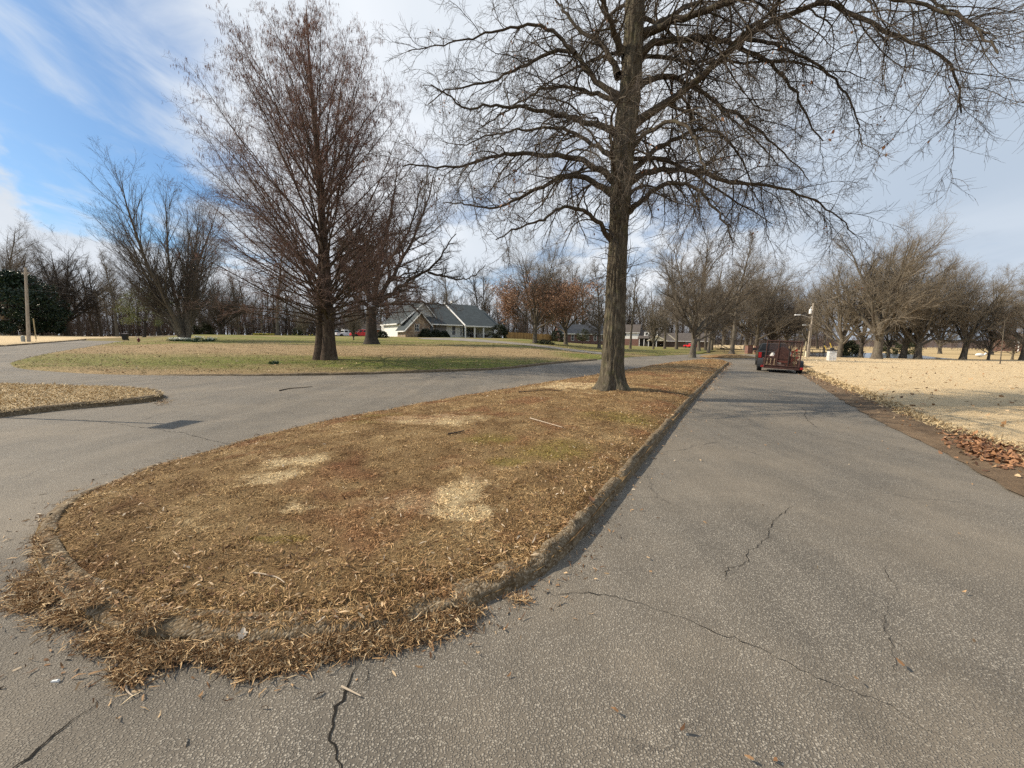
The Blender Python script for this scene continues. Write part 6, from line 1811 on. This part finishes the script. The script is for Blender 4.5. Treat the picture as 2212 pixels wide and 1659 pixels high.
# ================================================================== flowers on the lawn
def daffodils(px, Y, n, rad, label, col, group=None, seed=0, name='daffodils', nf=None, hgt_=.32):
    g = np.random.default_rng(seed); b = ground(px, Y); zz = float(lawn_z(np.array([b[0]]), np.array([b[1]]))[0])
    t = thing(name, (b[0], b[1], zz), label, 'flowers', group)
    q = g.normal(0, rad * .5, (n, 2)); P = np.column_stack([q, np.zeros(n)])
    V, F = strips(n, P, g.uniform(0, 6.28, n), g.uniform(.9, 1.5, n), hgt_ * g.uniform(.7, 1.2, n), np.full(n, .030), g.uniform(.1, .7, n))
    link('leaves', mesh_np('leaves', V, F, material('daffodil_leaves', f_leaf((.020, .048, .022), (.06, .11, .045)))), t)
    if nf:
        q = np.column_stack([g.normal(0, rad * .55, (nf, 2)), g.uniform(hgt_ * .8, hgt_ * 1.35, nf)])
        V, F = leaf_cloud(g, q, nf * 6, .10, .02, 0, 1.0)
        link('flowers', mesh_np('flowers', V, F, material(*col)), t)
WF = ('white_petals', f_leaf((.72, .72, .60), (.82, .82, .74))); YF = ('yellow_petals', f_leaf((.62, .50, .06), (.72, .62, .14)))
daffodils(385, 49, 320, .9, 'big clump of white daffodils left of the fan shaped tree trunk', WF, seed=1, nf=150)
daffodils(373, 51, 120, .4, 'small clump of yellow and white daffodils left of the white clump', YF, seed=2, nf=40)
daffodils(408, 47, 240, .5, 'dark green flowerless leaf clump in front of the fan shaped tree trunk', WF, seed=3)
daffodils(421, 46, 240, .5, 'dark green flowerless leaf clump just right of the one before the trunk', WF, seed=4)
daffodils(424, 51, 160, .4, 'dark green leaf clump close behind the fan shaped tree trunk', WF, seed=5)
daffodils(449, 47, 420, .6, 'largest dark green leaf clump right of the fan shaped tree', WF, seed=6, nf=8)
daffodils(459, 52, 240, .5, 'dark leaf clump with a few white flowers behind the largest leaf clump', WF, seed=7, nf=14)
daffodils(429, 56, 100, .5, 'low patch of white flowers between the fan shaped tree and the woods', WF, seed=8, nf=50)
for k, (px, nf) in enumerate([(553, 60), (559, 50), (566, 60), (574, 20), (580, 40), (588, 50)]):
    daffodils(px, 88, 120, .45, 'yellow daffodil clump in the row before the thick pale trunk', YF, 'row of yellow daffodil clumps', 20 + k, nf=nf)
for k, px in enumerate([618, 630, 640, 668, 676]):
    daffodils(px, 89, 80, .4, 'small green daffodil tuft in the row right of the thick pale trunk', YF, 'row of green daffodil tufts', 40 + k, nf=3)
daffodils(772 - 0, 30, 1, .1, 'x', WF, seed=50) if False else None
daffodils(593, 20.6, 120, .22, 'small fresh green tuft alone on the lawn left of the cypress', WF, seed=51, hgt_=.2)
# ================================================================== dead grass, litter and sticks
def in_poly_pts(P, n, g):
    lo, hi = P.min(0), P.max(0); out = np.zeros((0, 2))
    while len(out) < n:
        q = lo + (hi - lo) * g.random((n * 3, 2)); q = q[inside(P, q[:, 0], q[:, 1])]; out = np.vstack([out, q])
    return out[:n]
g = np.random.default_rng(1234)
MIN_ = MED[::2]
def thin(q, d0, p, g):
    r = np.hypot(q[:, 0], q[:, 1]); return q[g.random(len(q)) < np.minimum(1, (d0 / r) ** p)]
def blades(name, q, zf, mat, L, Wd, pit, seed, parent=None, grow_far=.09):
    g = np.random.default_rng(seed); n = len(q); r = np.hypot(q[:, 0], q[:, 1]); k = 1 + np.maximum(0, r - 4) * grow_far
    z = zf(q[:, 0], q[:, 1])
    P = np.column_stack([q, z - .004])
    V, F = strips(n, P, g.uniform(0, 6.28, n), np.abs(g.normal(pit[0], pit[1], n)), g.uniform(L[0], L[1], n) * np.sqrt(k), g.uniform(Wd[0], Wd[1], n) * k, g.uniform(.1, 1.2, n), g.normal(0, .6, n))
    return tag(link(name, mesh_np(name, V, F, mat), parent), kind='stuff')
q = thin(in_poly_pts(MIN_, 2200000, g), 3.2, 1.75, g)
def creep(q, seed, more=0.0):
    d = dist_to(MIN_, q[:, 0], q[:, 1]); kw = med_kw(q); tip = np.clip((4.4 - np.hypot(q[:, 0], q[:, 1])) / 1.5, 0, 1)
    return (d > kw) | (nz(q[:, 0], q[:, 1], .6, seed) + .5 * nz(q[:, 0], q[:, 1], .22, seed + 1) + (d / kw - .75) * 1.5 + .75 * tip + more > .35)
q = q[creep(q, 81)]
print('blades', len(q))
blades('dead_grass', q, over_z, BLADE, (.025, .065), (.0020, .0044), (.20, .24), 1)
# leaf litter on the median: thicker along the kerb and at the near tip
q = in_poly_pts(MIN_, 260000, g); d = dist_to(MIN_, q[:, 0], q[:, 1]); r = np.hypot(q[:, 0], q[:, 1])
keep = creep(q, 81, .15) & (g.random(len(q)) < (np.exp(-d / .45) * .7 + .045) * np.minimum(1, (3.0 / r) ** 1.4))
q = q[keep]; n = len(q)
print('litter', n)
def litter(name, q, zf, seed, L=(.018, .060), Wd=(.004, .014), mat=LITTER, lift=.012, flat=.3):
    g = np.random.default_rng(seed); n = len(q)
    P = np.column_stack([q, zf(q[:, 0], q[:, 1]) + g.uniform(0, lift, n)])
    k = 1 + np.maximum(0, np.hypot(q[:, 0], q[:, 1]) - 5) * .08
    V, F = strips(n, P, g.uniform(0, 6.28, n), g.normal(.12, flat, n), g.uniform(L[0], L[1], n) * k ** .7, g.uniform(Wd[0], Wd[1], n) * k, g.normal(0, .8, n), g.normal(0, .7, n))
    return tag(link(name, mesh_np(name, V, F, mat)), kind='stuff')
litter('leaf_litter', q, lambda x, y: over_z(x, y) + .010, 2)
# drifts of needles and leaves washed over the kerb on to the road
def drift_z(x, y):
    x = np.asarray(x); y = np.asarray(y)
    d = dist_to(MED[::2], x, y); ins = inside(MED, x, y)
    return np.where(ins, over_z(x, y) + .012, hgt(x, y) + .003 + .045 * np.exp(-d / .07))
DR_ = []
for (px, py, rx, ry, n) in [(90, 1275, 75, 38, 2600), (60, 1310, 50, 16, 900), (165, 1345, 90, 20, 1500), (250, 1395, 90, 22, 1600), (295, 1425, 55, 42, 1900), (275, 1465, 30, 18, 500), (370, 1420, 60, 20, 1300),
                           (480, 1420, 80, 18, 1800), (545, 1440, 60, 26, 2000), (620, 1425, 80, 24, 2200), (720, 1405, 80, 22, 2200), (800, 1395, 80, 18, 1800), (880, 1375, 80, 18, 1700), (960, 1350, 60, 18, 1200), (1010, 1330, 40, 12, 500),
                           (330, 1370, 40, 26, 1200), (700, 1380, 60, 18, 1300), (1120, 1300, 30, 8, 120), (85, 1220, 20, 50, 500), (110, 1150, 25, 35, 350), (150, 1100, 30, 20, 250), (160, 1088, 14, 6, 120),
                           (350, 868, 30, 8, 240), (1560, 800, 20, 6, 160)]:
    c = hit(px, py); a = hit(px + rx, py); b = hit(px, py - ry)
    sx = a[:2] - c[:2]; sy = b[:2] - c[:2]
    n = int(n * .75); u = g.normal(0, .40, (n, 2)) * (1 + .5 * (g.random((n, 1)) < .15))
    DR_.append(c[:2] + u[:, :1] * sx + u[:, 1:] * sy)
q = np.vstack(DR_); ins = inside(MED, q[:, 0], q[:, 1]); d = dist_to(MED[::2], q[:, 0], q[:, 1]); q = q[(~ins) | (d > .22) | (nz(q[:, 0], q[:, 1], .55, 83) > .02)]
def f_drift(nt):
    r = nd(nt, 'ShaderNodeNewGeometry').outputs['Random Per Island']
    return {'Base Color': ramp(nt, r, [(0, (.06, .032, .016)), (.25, (.17, .095, .045)), (.55, (.33, .205, .10)), (.85, (.52, .36, .19)), (1, (.70, .56, .36))]), 'Roughness': .8, 'Specular IOR Level': .15}
DRIFT = material('needle_litter', f_drift)
litter('leaf_drift', q, drift_z, 3, (.025, .085), (.002, .007), lift=.012, flat=.07, mat=DRIFT)
# thin scatter along the foot of the whole kerb and on the road
n = 2600; i = g.integers(0, len(MED), n); off = np.abs(g.normal(0, .16, n)); T = np.roll(MED, -1, 0) - np.roll(MED, 1, 0); T /= np.linalg.norm(T, axis=1)[:, None]
N = np.column_stack([T[:, 1], -T[:, 0]]) * np.sign(area(MED)); q = MED[i] + N[i] * off[:, None] + g.normal(0, .05, (n, 2)); q = q[~inside(MED, q[:, 0], q[:, 1])]
litter('leaf_litter', q, lambda x, y: hgt(x, y) + .004, 4, (.02, .06), (.004, .012), lift=.008)
# blades standing over the back kerb and tufts
i = g.integers(0, len(MED), 26000); q = MED[i] - N[i] * (np.abs(g.normal(.12, .12, len(i))))[:, None] + g.normal(0, .06, (len(i), 2)); q = q[inside(MED, q[:, 0], q[:, 1])]
q = thin(q, 3.2, 1.2, g); q = q[creep(q, 81, .1)]
blades('dead_grass', q, lambda x, y: over_z(x, y) + .003, BLADE, (.04, .085), (.002, .005), (.3, .3), 5)
def fringe(name, P, n, zf, mat, L, Wd, seed, inward=.35, sd=.3):
    g = np.random.default_rng(seed); s = resample(P, .05); i = g.integers(0, len(s), n); q = s[i] + g.normal(0, sd, (n, 2))
    q = q[np.hypot(q[:, 0], q[:, 1]) < 60]
    return blades(name, q, zf, mat, L, Wd, (.5, .4), seed, grow_far=.05)
STRAW = material('straw_blades', f_leaf((.26, .175, .085), (.66, .51, .29), .8))
DULL = material('dull_lawn_blades', f_leaf((.14, .10, .05), (.42, .32, .18), .8))
LGREEN = material('lawn_blades', f_leaf((.06, .075, .018), (.24, .22, .08), .8))
qs = thin(in_poly_pts(SM, 60000, g), 7.5, 1.3, g); blades('dead_grass', qs, sm_z, STRAW, (.04, .10), (.005, .012), (.5, .35), 7, grow_far=.06)
FP2 = FIELDP[(FIELDP[:, 1] < 45) | (FIELDP[:, 0] < 60)]
q = in_poly_pts(np.vstack([FEs, [[46, 60], [60, 40], [40, 2]]]), 400000, g); q = thin(q, 7.0, 1.9, g)
print('field', len(q))
blades('dry_grass', q, field_z, STRAW, (.03, .06), (.004, .008), (.35, .3), 8, grow_far=.05)
sF = resample(FEs, .05); i = g.integers(0, len(sF), 16000); q = sF[i] + g.normal(0, .12, (16000, 2)) + np.array([.10, 0]); blades('dry_grass', q, field_z, STRAW, (.05, .12), (.006, .012), (.5, .4), 9)
q = in_poly_pts(np.vstack([LF, [[20, 60], [-40, 60]], LBK[::-1][:-1]]), 900000, g); q = q[hgt(q[:, 0], q[:, 1]) > -1]; q = thin(q, 17, 2.6, g)[:150000]
print('lawn', len(q))
blades('lawn_grass', q[: len(q) // 2], lawn_z, LGREEN, (.03, .06), (.006, .012), (.5, .4), 10, grow_far=.03)
blades('lawn_grass', q[len(q) // 2:], lawn_z, DULL, (.03, .06), (.006, .012), (.5, .4), 11, grow_far=.03)
# fallen leaves scattered over field, road edge and lawn
def flat_leaves(name, q, zf, sz, seed, mat=OAKLEAF):
    g = np.random.default_rng(seed); n = len(q); P = np.column_stack([q, zf(q[:, 0], q[:, 1]) + g.uniform(.008, .03, n)])
    V, F = strips(n, P, g.uniform(0, 6.28, n), g.normal(.05, .3, n), sz * g.uniform(.6, 1.3, n), sz * g.uniform(.35, .8, n), g.normal(0, .8, n), g.normal(0, .5, n))
    return tag(link(name, mesh_np(name, V, F, mat)), kind='stuff')
q = thin(in_poly_pts(np.vstack([FEs, [[46, 60], [60, 40], [40, 2]]]), 3800, g), 9, .8, g)
flat_leaves('fallen_leaves', q, lambda x, y: field_z(x, y) + .03, .10, 12, LITTER)
c = hit(2130, 975)[:2]; a = hit(2190, 990)[:2]; b = hit(2120, 958)[:2]
u = g.normal(0, .6, (700, 2)) * (1 + .5 * g.random((700, 1))); q = c + u[:, :1] * (a - c) + u[:, 1:] * (b - c)
flat_leaves('leaf_heap', q, lambda x, y: dirt_z(x, y) - .005, .085, 13)
i = g.integers(0, len(FEs), 900); q = FEs[i] + g.normal(0, .25, (900, 2)) - np.array([.25, 0]); flat_leaves('fallen_leaves', q, lambda x, y: dirt_z(x, y), .07, 14, LITTER)
q = in_poly_pts(np.vstack([LF, [[20, 55], [-40, 55]], LBK[::-1][:-1]]), 2600, g); flat_leaves('fallen_leaves', q, lambda x, y: lawn_z(x, y) + .02, .10, 15, LITTER)
q = in_poly_pts(resample(hits([(1300, 1659), (2212, 1659), (2212, 1080), (1750, 815), (1580, 800), (1280, 1180)]), 1, True), 140, g); flat_leaves('fallen_leaves', q, hgt, .03, 16, LITTER)

# single leaves, sticks and scraps that stand out
def oak_leaf(px, py, sz, label, rz, zf, tilt=.3, col=OAKLEAF):
    p = hit(px, py, zf); t_ = [(0, 0), (.10, .06), (.16, .26), (.30, .30), (.24, .38), (.34, .58), (.50, .60), (.40, .68), (.44, .80), (.62, .86), (.50, .96), (.30, 1.0), (.16, 1.28), (0, 1.4)]
    pts = t_ + [(-x, y) for x, y in t_[::-1][1:-1]]
    m = MB(); m.v = [(x * sz, (y - .7) * sz, .12 * sz * abs(x) * 2 + .10 * sz * math.sin(y * 2)) for x, y in pts]; m.n = len(pts)
    m.f = []
    k = len(t_)
    for i in range(1, k - 1):
        a, b2 = i, i + 1
    cen = [(0, (y - .7) * sz, .10 * sz * math.sin(y * 2)) for x, y in t_]
    base = len(m.v); m.v += cen
    n2 = len(pts)
    for i in range(k - 1):
        m.f.append((i, i + 1, base + i + 1, base + i)); r0, r1 = (n2 - i) % n2, (n2 - i - 1) % n2
        m.f.append((base + i, base + i + 1, r1, r0))
    o = m.build('oak_leaf', col, None)
    o.location = (p[0], p[1], p[2] + .03); o.rotation_euler = (tilt, .2, rz)
    tag(o, label, 'leaf')
oak_leaf(1277, 1088, .075, 'large orange brown oak leaf lying on the kerb', .5, surf, .7)
oak_leaf(984, 1346, .05, 'orange oak leaf among the litter below the near kerb', 1.2, hgt, .5)
oak_leaf(1088, 1180, .05, 'pale tan curled leaf on the dead grass near the kerb', 2.2, surf, .8, plain('tan_leaf', (.42, .27, .15), .7))
oak_leaf(524, 1382, .045, 'whitish curled leaf on the near tip kerb', .3, surf, .9, plain('pale_leaf', (.62, .52, .40), .7))
oak_leaf(597, 1416, .035, 'small whitish leaf in the litter in front of the near kerb', 1.4, hgt, .6, plain('pale_leaf', (.62, .52, .40), .7))
DSTICK = plain('dark_stick', (.05, .036, .026), .9); PSTICK = plain('pale_stick', (.42, .34, .25), .85)
def stick(name, pts, r, label, mat, zf=surf, forks=()):
    P = np.array([hit(a, b, zf) for a, b in pts]); o0 = P[0].copy(); t = thing(name, o0, label, 'stick')
    q = smooth_line(P - o0, False, 2); q[:, 2] += r * .8 + .006
    w = Wood().add(q[None], (np.linspace(1, .4, len(q)) * r)[None], 6)
    link('stem', w.mesh('stem', mat), t)
    for f in forks:
        Q = np.array([hit(a, b, zf) for a, b in f]) - o0; Q[:, 2] += r * .8 + .004
        link('fork', Wood().add(smooth_line(Q, False, 1)[None], (np.linspace(.6, .25, len(smooth_line(Q, False, 1))) * r)[None], 5).mesh('fork', mat), t)
stick('fallen_branch', [(604, 845), (620, 841), (640, 839), (660, 838), (674, 836)], .018, 'dark fallen branch lying alone on the left road', DSTICK, hgt)
stick('twig', [(1005, 857), (1040, 853), (1075, 852)], .012, 'forked bare twig at the left edge of the median', DSTICK, hgt, [[(1055, 853), (1065, 846), (1050, 842)]])
stick('twig', [(250, 1450), (262, 1425), (275, 1400), (280, 1368)], .011, 'dark straight stick leaning across the near tip litter', DSTICK, surf)
stick('twig', [(305, 1413), (335, 1404), (368, 1408)], .012, 'short pale broken stick in the near tip litter', PSTICK, hgt)
stick('twig', [(112, 1344), (128, 1346), (150, 1350)], .009, 'white stripped stick on the asphalt left of the near tip', plain('white_stick', (.72, .66, .55), .8), hgt)
stick('twig', [(272, 1485), (275, 1498), (288, 1508)], .005, 'thin curved grey twig on the asphalt below the litter', PSTICK, hgt)
stick('twig', [(738, 1487), (758, 1497), (780, 1508)], .006, 'short straight tan twig beside the wide asphalt crack', PSTICK, hgt)
stick('twig', [(545, 1240), (575, 1244), (600, 1250), (615, 1262)], .006, 'thin pale curved twig on the dead grass', PSTICK, surf)
stick('twig', [(1145, 905), (1180, 915), (1215, 925)], .012, 'long thin bare stick on the mossy grass of the median', PSTICK, surf)
stick('twig', [(968, 940), (985, 937), (1002, 933)], .016, 'short dark stick on the grass left of the mossy patch', DSTICK, surf)
stick('twig', [(1120, 848), (1150, 846), (1180, 843), (1215, 845)], .014, 'thin dark branch on the ground left of the big oak', DSTICK, surf)
p = hit(120, 1473); o = MB().hull([(-.03, -.008, .003), (.03, -.006, .003), (.03, .008, .003), (-.03, .008, .003)], [(-.028, -.006, .012), (.03, -.005, .02), (.028, .007, .02), (-.03, .007, .008)]).build('paper_scrap', plain('white_paper', (.8, .8, .78), .7), None)
o.scale = (.6, .6, .6); o.location = tuple(p); tag(o, 'small white paper scrap on the asphalt at lower left', 'scrap')
